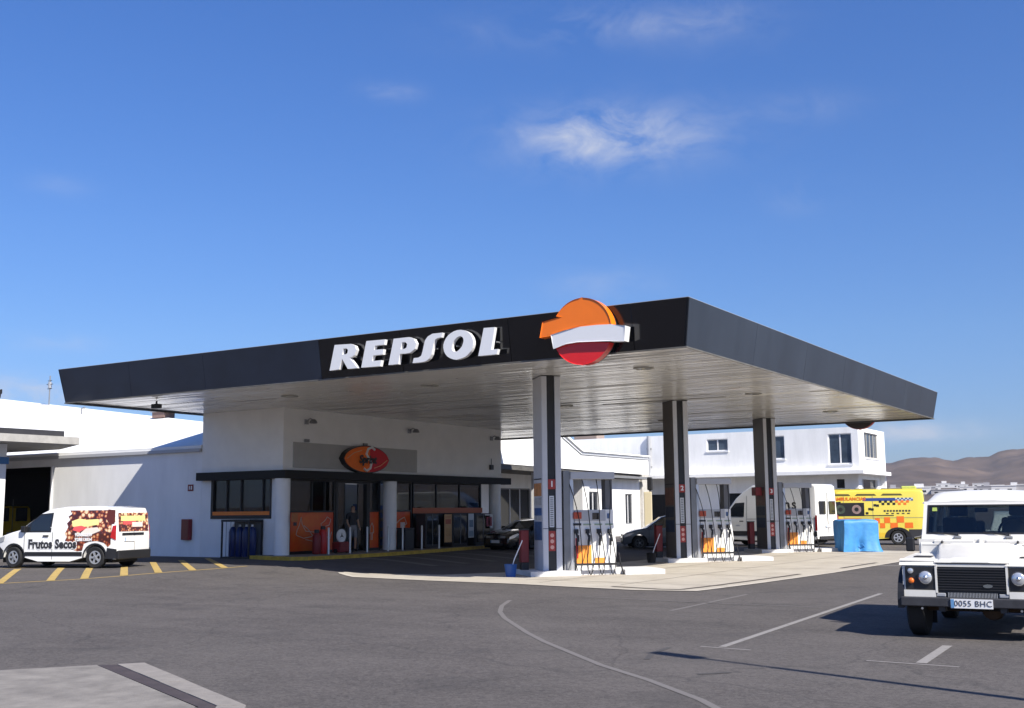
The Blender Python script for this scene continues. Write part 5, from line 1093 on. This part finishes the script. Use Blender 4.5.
for s in (1, -1):
    ln = .92
    put_text('lettering', 'Frutos Secos', .36, WHITEP, dk, (.02, s*(wfd(.2, .68)+.008), .70), (-s, 0, 0), (0, 0, 1), depth=.001, bold=.040, space=1.05, xs=.84)
    put_text('lettering', 'Frutos Secos', .36, DKT, dk, (.02, s*(wfd(.2, .68)+.012), .70), (-s, 0, 0), (0, 0, 1), depth=.001, bold=.018, space=1.05, xs=.84)
    for z, tt in ((.98, '928802259'), (.84, '928813034')): put_text('lettering', tt, .13, WHITEP, dk, (-1.05, s*(wfd(-1, z)+.016), z), (-s, 0, 0), (0, 0, 1), depth=.001, bold=.006)
bk = lambda z: -2.17+.05*(z-.95)/.65
mb = MB(); 
def rearq(name, y0, y1, z0, z1, m, off=.01, par=None):
    mb = MB(); mb.poly([(bk(z0)-off, y0, z0), (bk(z0)-off, y1, z0), (bk(z1)-off, y1, z1), (bk(z1)-off, y0, z1)]); return mb.build(name, m, par or dk)
rp_ = rearq('nut_print', -.76, .78, 1.07, 1.62, NUT); rearq('yellow_banner', -.60, .66, 1.38, 1.53, mat('banner_yellow', (0, 0, 0)), .014, rp_); rearq('pink_swoosh', -.1, .55, 1.27, 1.38, mat('banner_pink', (0, 0, 0)), .014, rp_); rearq('white_swoosh', -.45, .1, 1.20, 1.34, mat('banner_white', (0, 0, 0)), .015, rp_)
rearq('handle_bar', -.5, .62, .96, 1.03, BLACK, .02); rearq('door_line', -.006, .006, .5, 1.66, DARKTRIM, .006)
plate(dk, -2.185, .84, -1, None, y=.25); MB().box(-2.235, -2.12, -.84, .84, .26, .52, bev=.03).build('bumper', BLACK, dk); MB().box(2.08, 2.20, -.6, .6, .26, .55, bev=.03).build('bumper', BLACK, dk); MB().box(2.10, 2.17, -.5, .5, .68, .80, bev=.02).build('grille', BLACK, dk)

# large vans
def big_van(name, lab, loc, rz, pm, L=2.95, W=.98, H=2.7):
    o = thing(name, lab, 'van' if name != 'ambulance' else 'ambulance', loc, rz)
    def wf(x, z): return W*(1-.07*S((z-1.3)/1.4))*(1-.20*max(0, (x-1.9)/1.1)**2)
    prof = [(2.85, .3), (2.93, .55), (2.90, .95), (2.72, 1.18), (2.15, 1.42), (1.42, 2.28), (1.05, 2.56), (.5, H-.02), (-.5, H), (-2.75, H-.02), (-2.88, H-.12), (-2.96, .6), (-2.95, .38), (-2.8, .32)]
    prof += arch(-1.65, .42, .3)+[(-.6, .28, 1), (.6, .28, 1)]+arch(2.0, .42, .3)
    hull('body', prof, W, wf, pm, o, bev=.07, sx=.5, sz=.4); MB().box(-2.5, 2.5, -.7, .7, .2, .7).build('underbody', UNDER, o)
    across('windscreen', (2.08, 1.46), (1.46, 2.25), .80, .72, GLASS_DARK, o)
    for s in (1, -1):
        side('side_window', [(2.0, 1.42), (1.88, 1.60), (1.45, 2.05), (.92, 2.08), (.95, 1.40)], wf, GLASS_DARK, o, s)
        side('lower_trim', [(-2.93, .50), (2.6, .50), (2.6, .72), (-2.93, .72)], wf, DARKTRIM, o, s) if name != 'ambulance' else None
        for xx in (.80, -.55): side('door_line', [(xx-.01, .34), (xx+.01, .34), (xx+.01, 2.4), (xx-.01, 2.4)], wf, STEELGREY, o, s, off=.004)
        side('crease_line', [(-2.9, 1.28), (.78, 1.28), (.78, 1.30), (-2.9, 1.30)], wf, STEELGREY, o, s, off=.004)
        side('door_handle', [(.98, 1.16), (1.2, 1.16), (1.2, 1.21), (.98, 1.21)], wf, BLACK, o, s, off=.03)
        side('tail_light', [(-2.96, .75), (-2.96, 1.45), (-2.86, 1.45), (-2.84, .75)], wf, REDLENS, o, s, off=.012); side('headlight', [(2.88, .80), (2.80, 1.08), (2.45, 1.20), (2.55, .98)], wf, LAMP, o, s, off=.012)
        mirror(o, 2.0, s*.92, 1.55, BLACK, s, (.08, .1, .34)); wheel(o, 2.0, s*.86, s, .345, .22); wheel(o, -1.65, s*.86, s, .345, .22)
    MB().box(2.82, 2.98, -.75, .75, .32, .62, bev=.03).build('bumper', DARKTRIM, o); MB().box(2.84, 2.93, -.5, .5, .75, .95, bev=.02).build('grille', BLACK, o)
    MB().box(-3.02, -2.92, -.85, .85, .34, .5, bev=.02).build('bumper', DARKTRIM, o); MB().box(-2.975, -2.945, -.01, .01, .6, 2.5).build('door_line', STEELGREY, o); plate(o, -2.98, .95, -1, None)
    for s in (1, -1): MB().box(-2.965, -2.93, s*.45-.28, s*.45+.28, 1.5, 2.1, bev=.01).build('rear_window', GLASS_DARK, o) if name != 'ambulance' else None
    return o, wf
wv, wvf = big_van('panel_van', 'large white panel van standing behind the middle and far pumps', (-8.55, 29.6, 0), R(168), PW, H=2.9)
for s in (1, -1):
    for ch, dx in (('n', .19), ('s', -.17)): put_text('letter', ch, .66, BLACK, wv, (-1.62+s*dx, s*(wvf(-1, 1.6)+.02), 1.95), (-s, 0, 0), (0, 0, 1), depth=.001, bold=.012)
am, awf = big_van('ambulance', 'yellow ambulance with orange and black checks behind the blue tarpaulin', (-5.2, 33.0, 0), R(194.5), PYE, H=2.62)
OR2 = mat('ambulance_orange', (.80, .17, .02), .4); NB = mat('ambulance_blue', (.03, .06, .25), .4)
for s in (1, -1):
    def A(name, x0, x1, z0, z1, m, off=.008): return side(name, rect(x0, x1, z0, z1), awf, m, am, s, off=off, st=1)
    w_ = A('black_window', -.16, 1.30, 1.38, 2.02, BLACK)
    for cx_, c_ in ((.95, (.05, .07, .05)), (.20, (.26, .18, .17))):
        side('round_emblem', [(cx_+.22*math.cos(t), 1.70+.22*math.sin(t)) for t in [i*math.pi/10 for i in range(20)]], awf, mat('emb%.2f' % c_[0], c_, .5, var=.4, vscale=9), am, s, off=.012, st=1)
        side('round_emblem', [(cx_+.10*math.cos(t), 1.70+.10*math.sin(t)) for t in [i*math.pi/8 for i in range(16)]], awf, BLACK, am, s, off=.015, st=1)
    put_text('lettering', 'AMBULANCIAS', .22, OR2, am, (.50, s*(awf(.5, 2.2)+.014), 2.20), (-s, 0, 0), (0, 0, 1), depth=.001, bold=.006)
    A('blue_stripe', -1.6, -.10, 2.10, 2.24, NB)
    for k in range(9):
        for j in range(2): A('check_square', -1.6-.09*k-.09, -1.6-.09*k, 2.10+.07*((k+j) % 2), 2.10+.07*((k+j) % 2)+.07, NB if j == 0 else mat('pale_check', (.5, .55, .5), .4))
    # climbing chequered band
    for k in range(16):
        x = -.22-k*.125; zb = 1.46+min(.44, k*.09)
        c_ = (BLACK, BLACK) if k < 11 else (OR2, OR2)
        for j in [q for q in (0, 1) if (k+q) % 2 == 0]: A('check_square', x-.125, x, zb+.11*j, zb+.11*j+.11, c_[0], .009)
    A('thin_line', -1.5, -.1, 1.38, 1.42, DARKTRIM)
    for k in range(9): A('print_mark', -1.05-k*.14-.09, -1.05-k*.14, 1.58, 1.66, DARKTRIM)
    for k in range(5): A('print_mark', -1.15-k*.24-.12, -1.15-k*.24, 1.47, 1.52, DARKTRIM)
    for x0, x1, z0, z1 in ((-.85, -.62, 1.04, 1.28), (-1.32, -1.05, 1.04, 1.32), (-1.95, -1.62, 1.06, 1.36), (-1.08, -.85, .80, 1.04), (-1.66, -1.32, .80, 1.05), (-2.35, -1.98, .80, 1.06)): A('orange_square', x0, x1, z0, z1, OR2)
    A('orange_text_line', 0, 1.2, 1.16, 1.26, OR2); A('lower_panel', -1.2, -.5, .36, .58, mat('amb_low', (.75, .50, .04), .4))
    A('dark_skirt', .2, 1.5, .34, .6, DARKTRIM); A('dark_skirt', -2.9, -2.15, .34, .74, DARKTRIM); side('blue_star', [(1.62+.16*math.cos(t)*(1 if i % 2 else .6), 2.16+.16*math.sin(t)*(1 if i % 2 else .6)) for i, t in enumerate([i*math.pi/6 for i in range(12)])], awf, NB, am, s, off=.01, st=1)
    side('arch_trim', [(-1.65+.62*math.cos(t), .34+.50*math.sin(t)) for t in [math.pi*i/12 for i in range(13)]]+[(-1.65+.40*math.cos(t), .34+.40*math.sin(t)) for t in [math.pi*(12-i)/12 for i in range(13)]], awf, BLACK, am, s, off=.01, st=5)
for x0, x1 in ((.45, 1.35), (-.75, .25), (-1.95, -.95)):
    MB().box(x0, x1, -.8, .8, 2.625, 2.70, bev=.02).build('roof_vent', mat('amb_dark', (.10, .09, .03), .5), am)
    for s in (1, -1): side('gutter_slot', [(x0, 2.36), (x1, 2.36), (x1-.1, 2.45), (x0+.1, 2.44)], awf, mat('amb_dark', (.10, .09, .03), .5), am, s, off=.012, st=1)
MB().box(-2.6, -1.9, -.7, .7, 2.60, 2.80, bev=.05).build('lamp_bar', mat('lamp_bar_green', (.50, .55, .12), .3, coat=.5), am)
MB().box(-2.85, 1.8, -.86, -.82, 2.5, 2.66, bev=.01).build('roof_rail', PYE, am); MB().box(-2.85, 1.8, .82, .86, 2.5, 2.66, bev=.01).build('roof_rail', PYE, am)
yv, _ = big_van('parcel_van', 'yellow van standing in the dark garage at the far left', (-39.6, 8.2, 0), R(178), PYD, H=2.2)
put_text('lettering', '', .1, BLACK, yv, (0, 0, 0), (1, 0, 0), (0, 0, 1)) if False else None

# ------------------------------------------------------------------ white off-road vehicle in the right foreground
LW = mat('offroad_white', (.70, .68, .63), .45, coat=.25, var=.06, vscale=2.5)
lr = thing('offroad_vehicle', 'boxy white off-road vehicle with black grille parked at the right edge', 'jeep', (7.29, -7.80, 0), R(-86.5))
G = lambda *a, **k: MB().box(*a, **k)
# body tub
mb = MB(); mb.prism([(-1.32, .52), (-1.32, 1.28), (-4.55, 1.28), (-4.55, .55), (-3.78, .55)]+[(-3.36+.44*math.cos(t), .42+.44*math.sin(t)) for t in [math.pi-(math.pi*i/10) for i in range(11)]][::1]+[(-2.9, .52)], -.83, .83, lambda u, v, w: (u, w, v)); mb.build('body', LW, lr)
for s in (1, -1):
    y0, y1 = sorted((s*.455, s*.875))
    # front wing with rounded edge and wheel arch
    pr = [(-.13, .55), (-.13, .985), (-.17, 1.02), (-.9, 1.06), (-1.32, 1.08), (-1.32, .55), (-1.0, .55)]+[(-.56+.44*math.cos(t), .45+.44*math.sin(t)) for t in [math.pi-(math.pi*i/10) for i in range(1, 10)]]+[(-.13, .55)][:0]
    mb = MB(); mb.prism(pr, y0, y1, lambda u, v, w: (u, w, v)); bmesh.ops.dissolve_limit(mb.bm, angle_limit=.01, verts=mb.bm.verts, edges=mb.bm.edges)
    es = [e for e in mb.bm.edges if all(abs(v.co.y-s*.875) < 1e-4 and v.co.z > .9 for v in e.verts) or all(v.co.x > -.18 and v.co.z > .9 for v in e.verts)]
    bmesh.ops.bevel(mb.bm, geom=es, offset=.035, segments=3, profile=.5, affect='EDGES'); wg = mb.build('wing', LW, lr, smooth=30)
    # black rubber wheel arch flare
    mb = MB(); o_ = [(-.56+.50*math.cos(t), .45+.49*math.sin(t)) for t in [math.pi*i/14-.12 for i in range(16)]]; i_ = [(-.56+.42*math.cos(t), .45+.42*math.sin(t)) for t in [math.pi*i/14-.12 for i in range(16)]]
    mb.prism(o_+i_[::-1], s*.86, s*.945, lambda u, v, w: (u, w, v)); mb.build('wheel_flare', BLACK, lr)
    mb = MB(); mb.prism([(x-2.80, z) for x, z in o_+i_[::-1]], s*.83, s*.915, lambda u, v, w: (u, w, v)); mb.build('wheel_flare', BLACK, lr)
    # black light surround with its lamps
    ls = G(-.128, -.112, *sorted((s*.462, s*.838)), .635, .945, bev=.012).build('lamp_surround', mat('surround_black', (.02, .02, .022), .4), lr)
    mb = MB(); mb.lathe([(.098, -.11), (.102, -.085), (.086, -.082)], (0, s*.575, .80), 'X', 24); mb.build('headlight', DARKTRIM, lr); mb = MB(); mb.lathe([(.088, -.10), (.084, -.078), (.06, -.066), (.02, -.06)], (0, s*.575, .80), 'X', 24); hl = mb.build('headlight', LAMP, lr, smooth=60)
    MB().lathe([(.03, -.062), (.012, -.05)], (0, s*.575, .80), 'X', 12).build('bulb', CHROME, hl)
    MB().lathe([(.038, -.11), (.036, -.085), (.02, -.078)], (0, s*.765, .885), 'X', 16).build('side_light', LAMP, lr, smooth=60); MB().lathe([(.038, -.11), (.036, -.085), (.02, -.076)], (0, s*.762, .755), 'X', 16).build('indicator', AMBER, lr, smooth=60)
    # bonnet flank in its own slope
    G(-.125, -.10, *sorted((s*.455, s*.87)), .545, .632).build('lower_panel', LW, lr)
    # doors, windows, pillars
    side_y = lambda x, z: .832-.075*S((z-1.28)/.5)
    for (a, b) in ((-1.50, -1.56), (-2.52, -2.62), (-3.45, -3.58), (-4.45, -4.55)):
        q = [(a, 1.275), (b, 1.275), (b-(.12 if a > -2 else 0), 1.79), (a-(.12 if a > -2 else 0), 1.79)]
        mb = MB(); mb.prism(q, 0, 1, lambda u, v, w: (u, s*(side_y(u, v)-.05*(1-w)), v)); mb.build('pillar', LW, lr)
    for (a, b) in ((-1.58, -2.50), (-2.64, -3.43), (-3.60, -4.43)):
        q = [(a, 1.30), (b, 1.30), (b, 1.77), (a-(.1 if a > -2 else 0), 1.77)]
        mb = MB(); mb.prism(q, 0, 1, lambda u, v, w: (u, s*(side_y(u, v)-.03+.006*w), v)); mb.build('side_window', GLASS_CAR, lr)
    for a in (-1.45, -2.57, -3.5): G(a-.006, a+.006, *sorted((s*.831, s*.836)), .58, 1.27).build('door_line', DARKTRIM, lr)
    for a in (-2.35, -3.3): G(a-.08, a+.08, *sorted((s*.832, s*.865)), 1.05, 1.09).build('door_handle', BLACK, lr)
    G(-1.55, -3.0, *sorted((s*.72, s*.84)), .42, .52).build('side_step', BLACK, lr)
    # mirrors on arms
    mr = MB(); mr.tube([(-1.42, s*.80, 1.32), (-1.36, s*.90, 1.30), (-1.36, s*.94, 1.22)], .012); mr.box(-1.40, -1.33, *sorted((s*.90, s*1.02)), 1.10, 1.30, bev=.02); mr.build('door_mirror', BLACK, lr)
    wheel(lr, -.56, s*.745, s, .385, .235, .56, 6, rm=mat('white_rim', (.55, .55, .54), .5)); wheel(lr, -3.36, s*.745, s, .385, .235, .56, 6, rm=mat('white_rim', (.55, .55, .54), .5))
    mf = G(-1.08, -1.05, *sorted((s*.60, s*.86)), .12, .5).build('mud_flap', RUBBER, lr)
# bonnet: raised panel with sloping flanks, dark shut lines around it
bz = lambda x: 1.05+(-x-.13)*.145
xs_ = [-.115, -.16, -.5, -.9, -1.27]; hw = [.452, .455, .50, .55, .60]
mb = MB(); rows_ = []
for i, x in enumerate(xs_):
    w = hw[i]; z = bz(x)-(.05 if i == 0 else 0); zl = 1.0+(-x-.13)*.05
    rows_.append([mb.bm.verts.new(p) for p in ((x, -w, zl), (x, -w+.055, z-.014), (x, -w+.085, z), (x, -w+.20, z), (x, -w+.235, z+.014), (x, w-.235, z+.014), (x, w-.20, z), (x, w-.085, z), (x, w-.055, z-.014), (x, w, zl))])
for A2, B2 in zip(rows_, rows_[1:]):
    for i in range(9): mb.bm.faces.new((A2[i], A2[i+1], B2[i+1], B2[i]))
mb.bm.faces.new(rows_[0]); mb.bm.faces.new(rows_[-1][::-1]); mb.build('bonnet', LW, lr, smooth=25)
G(-.14, -.105, -.43, .43, .985, .998).build('bonnet_gap', BLACK, lr); G(-.13, -.112, -.452, .452, .945, .984).build('grille_top', LW, lr)
for s in (1, -1):
    MB().prism([(-.20, 1.001), (-1.27, 1.062), (-1.27, 1.075), (-.20, 1.012)], s*.46, s*.475, lambda u, v, w: (u, w+(-u-.2)*.12*s, v)).build('bonnet_gap', BLACK, lr)
for s in (1, -1):
    G(-.86, -.60, *sorted((s*.56, s*.80)), 1.052, 1.062, bev=.004).build('wing_top_vent', DARKTRIM, lr)
    for k in range(5): MB().lathe([(.008, 0), (.006, .004)], (-.25-k*.2, s*.845, 1.022+k*.008+.004), n=8).build('rivet', STEELGREY, lr)
    MB().tube([(-1.30, s*.50, 1.235), (-1.24, s*.50, 1.25), (-1.18, s*.50, 1.235)], .014).build('bonnet_hinge', DARKTRIM, lr)
    G(-.1275, -.1245, *sorted((s*.462, s*.468)), .55, 1.0).build('seam', DARKTRIM, lr)
G(-1.2865, -1.2835, -.78, .78, 1.192, 1.198).build('seam', DARKTRIM, lr)
# bulkhead with vents, windscreen
mb = MB(); mb.prism([(-1.28, 1.02), (-1.285, 1.21), (-1.38, 1.275), (-1.40, 1.33), (-1.55, 1.33), (-1.55, 1.0)], -.80, .80, lambda u, v, w: (u, w, v)); mb.build('bulkhead', LW, lr)
for s in (1, -1): G(-1.345, -1.29, *sorted((s*.08, s*.62)), 1.205, 1.262, bev=.006).build('vent_flap', LW, lr)
G(-1.335, -1.283, -.012, .012, 1.2, 1.29).build('divider', LW, lr)
wx = lambda z: -1.42-(z-1.33)*.30
mb = MB(); mb.prism([(-.80, 1.33), (.80, 1.33), (.765, 1.82), (-.765, 1.82)], 0, .05, lambda u, v, w: (wx(v)-w, u, v), holes=[[(-.735, 1.375), (-.71, 1.74), (-.68, 1.765), (.68, 1.765), (.71, 1.74), (.735, 1.375), (.70, 1.355), (-.70, 1.355)]]); mb.build('windscreen_frame', LW, lr)
mb = MB(); mb.prism([(-.745, 1.348), (.745, 1.348), (.72, 1.772), (-.72, 1.772)], .018, .024, lambda u, v, w: (wx(v)-w, u, v)); ws_ = mb.build('windscreen', GLASS_CAR, lr)
mb = MB(); o1 = [(-.738, 1.35), (.738, 1.35), (.715, 1.77), (-.715, 1.77)]; i1 = [(-.715, 1.372), (.715, 1.372), (.692, 1.75), (-.692, 1.75)]
mb.prism(o1, -.004, .012, lambda u, v, w: (wx(v)-w, u, v), holes=[i1]); mb.build('rubber_seal', BLACK, ws_)
mb = MB(); mb.prism([(-.655, 1.68), (-.585, 1.68), (-.59, 1.735), (-.65, 1.735)], .010, .014, lambda u, v, w: (wx(v)-w, u, v)); mb.build('sticker', mat('sticker_green', (.35, .45, .10), .5), ws_)
for y in (-.30, .38):
    w_ = MB(); w_.cyl((-1.385, y, 1.30), (-1.41, y, 1.345), .016); w_.tube([(-1.39, y, 1.335), (-1.405, y-.14, 1.35), (-1.425, y-.34, 1.375)], .009); w_.build('wiper', BLACK, lr); MB().box(-1.40, -1.34, y-.05, y+.05, 1.285, 1.325, bev=.012).build('wiper_motor', STEELGREY, lr)
# roof: shallow lid over the front, raised towards the back
mb = MB(); st_ = [(-1.56, 1.82, .765, .04), (-1.62, 1.86, .755, .06), (-1.85, 1.94, .75, .12), (-2.1, 1.975, .75, .13), (-3.3, 1.99, .75, .13), (-4.4, 1.98, .75, .12), (-4.55, 1.94, .74, .10)]; rw = []
for x, z, w, d in st_:
    rw.append([mb.bm.verts.new(p) for p in ((x, -w-.01, 1.79), (x, -w, 1.81), (x, -w+.02, z-d*.75), (x, -w+.09, z-d*.2), (x, -w+.2, z-.01), (x, -.2, z+.012), (x, .2, z+.012), (x, w-.2, z-.01), (x, w-.09, z-d*.2), (x, w-.02, z-d*.75), (x, w, 1.81), (x, w+.01, 1.79))])
for A2, B2 in zip(rw, rw[1:]):
    for i in range(11): mb.bm.faces.new((A2[i], A2[i+1], B2[i+1], B2[i]))
mb.bm.faces.new(rw[0]); mb.bm.faces.new(rw[-1][::-1]); mb.build('roof', LW, lr, smooth=40)
for s in (1, -1): MB().tube([(-1.6, s*.782, 1.80), (-4.5, s*.775, 1.80)], .014, 6).build('rain_gutter', LW, lr)
# back with rear window
mb = MB(); mb.prism([(-.80, 1.27), (.80, 1.27), (.74, 1.80), (-.74, 1.80)], -4.55, -4.50, lambda u, v, w: (w, u, v), holes=[[(-.42, 1.34), (-.42, 1.72), (.42, 1.72), (.42, 1.34)], [(-.70, 1.36), (-.68, 1.70), (-.52, 1.70), (-.52, 1.36)], [(.52, 1.36), (.52, 1.70), (.68, 1.70), (.70, 1.36)]]); mb.build('rear_frame', LW, lr)
G(-4.53, -4.525, -.72, .72, 1.32, 1.74).build('rear_window', GLASS_CAR, lr)
# cabin
CAB = mat('cabin_dark', (.03, .03, .034), .7); G(-4.4, -1.56, -.76, .76, 1.0, 1.05).build('cabin_floor', CAB, lr); G(-1.75, -1.50, -.74, .74, 1.05, 1.36, bev=.03).build('dashboard', CAB, lr)
for y in (-.42, .42):
    st = MB(); st.box(-2.55, -2.05, y-.24, y+.24, 1.05, 1.22, bev=.04); st.box(-2.62, -2.48, y-.24, y+.24, 1.2, 1.58, bev=.04); st = st.build('seat', mat('seat_cloth', (.04, .042, .05), .9), lr); MB().box(-2.62, -2.53, y-.13, y+.13, 1.60, 1.76, bev=.03).build('head_restraint', mat('seat_cloth', (0, 0, 0)), st)
for y in (-.42, .42): MB().box(-3.55, -3.42, y-.26, y+.26, 1.1, 1.52, bev=.04).build('rear_seat', mat('seat_cloth', (0, 0, 0)), lr)
mb = MB(); pts = [(-1.86-.06*math.sin(t), .40+.20*math.cos(t), 1.36+.20*math.sin(t)) for t in [2*math.pi*i/24 for i in range(25)]]; mb.tube(pts, .018, 8); mb.tube([(-1.86, .20, 1.36), (-1.80, .4, 1.34), (-1.86, .60, 1.36)], .018); mb.cyl((-1.84, .4, 1.35), (-1.6, .4, 1.2), .03); mb.build('steering_wheel', BLACK, lr, smooth=50)
G(-1.70, -1.66, -.09, .09, 1.66, 1.72, bev=.01).build('inner_mirror', BLACK, lr)
# grille, badge, lower mesh, bumper, plate
G(-.135, -.118, -.435, .435, .61, .945).build('grille_backing', BLACK, lr)
for k in range(9): MB().prism([(-.118, 0), (-.098, .006), (-.098, .016), (-.118, .022)], -.42, .42, lambda u, v, w: (u, w, .635+k*.0335+v)).build('grille_slat', mat('slat_black', (.022, .022, .025), .35), lr)
G(-.118, -.098, -.452, -.425, .60, .945).build('grille_frame', LW, lr); G(-.118, -.098, .425, .452, .60, .945).build('grille_frame', LW, lr)
mb = MB(); mb.prism([(.20+.058*math.cos(t), .70+.024*math.sin(t)) for t in [2*math.pi*i/18 for i in range(18)]], -.097, -.088, lambda u, v, w: (w, u, v)); mb.build('oval_badge', mat('badge_grey', (.18, .19, .19), .35, .5), lr)
G(-.14, -.12, -.46, .46, .54, .612).build('mesh_backing', BLACK, lr)
for k in range(30): 
    if k in (14, 15): continue
mb = MB()
for k in range(34): y = -.30+k*.0182; mb.box(-.119, -.112, y, y+.007, .545, .608)
mb.build('lower_mesh', GREYPAINT, lr, kind='stuff')
for s in (1, -1): G(-.122, -.106, *sorted((s*.33, s*.45)), .55, .60, bev=.01).build('bracket', GREYPAINT, lr)
G(-.11, -.0, -.895, .895, .425, .545, bev=.012).build('bumper', mat('bumper_black_steel', (.045, .045, .05), .5, .2, var=.25, vscale=5), lr)
for y in (-.62, .60): MB().cyl((-.0, y, .40), (.01, y, .40), .016, n=10).build('bolt', CHROME, lr)
for s in (1, -1): G(-.25, -.05, *sorted((s*.34, s*.42)), .36, .50).build('chassis_rail', DARKTRIM, lr)
plate(lr, .003, .475, 1, '0055 BHC')
G(-4.4, -.35, -.40, .40, .36, .60).build('underbody', UNDER, lr)
mb = MB(); mb.cyl((-.56, -.7, .38), (-.56, .7, .38), .05); mb.lathe([(.0, -.16), (.13, -.1), (.15, 0), (.13, .1), (.0, .16)], (-.56, .2, .37), 'X', 16); mb.build('front_axle', mat('axle_rust', (.06, .035, .02), .8), lr)
MB().cyl((-3.36, -.7, .38), (-3.36, .7, .38), .05).build('rear_axle', UNDER, lr)
# white car further back, seen through the windows of the off-road vehicle
hatch('white hatchback parked behind the off-road vehicle, seen through its windscreen', 'car', (5.0, 12.5, 0), R(-80), PW, H=1.62)
# ------------------------------------------------------------------ thin air between the forecourt and the far hills
def haze():
    m = bpy.data.materials.new('haze_air'); m.use_nodes = True; t = m.node_tree; t.nodes.clear()
    v = N(t, 'ShaderNodeVolumePrincipled'); v.inputs['Color'].default_value = (.80, .88, 1, 1); v.inputs['Density'].default_value = .00008; v.inputs['Anisotropy'].default_value = .3
    o = N(t, 'ShaderNodeOutputMaterial'); t.links.new(v.outputs[0], o.inputs['Volume'])
    MB().box(-8600, 8600, -8600, 8600, -300, 210).build('haze', m, kind='stuff')
haze()
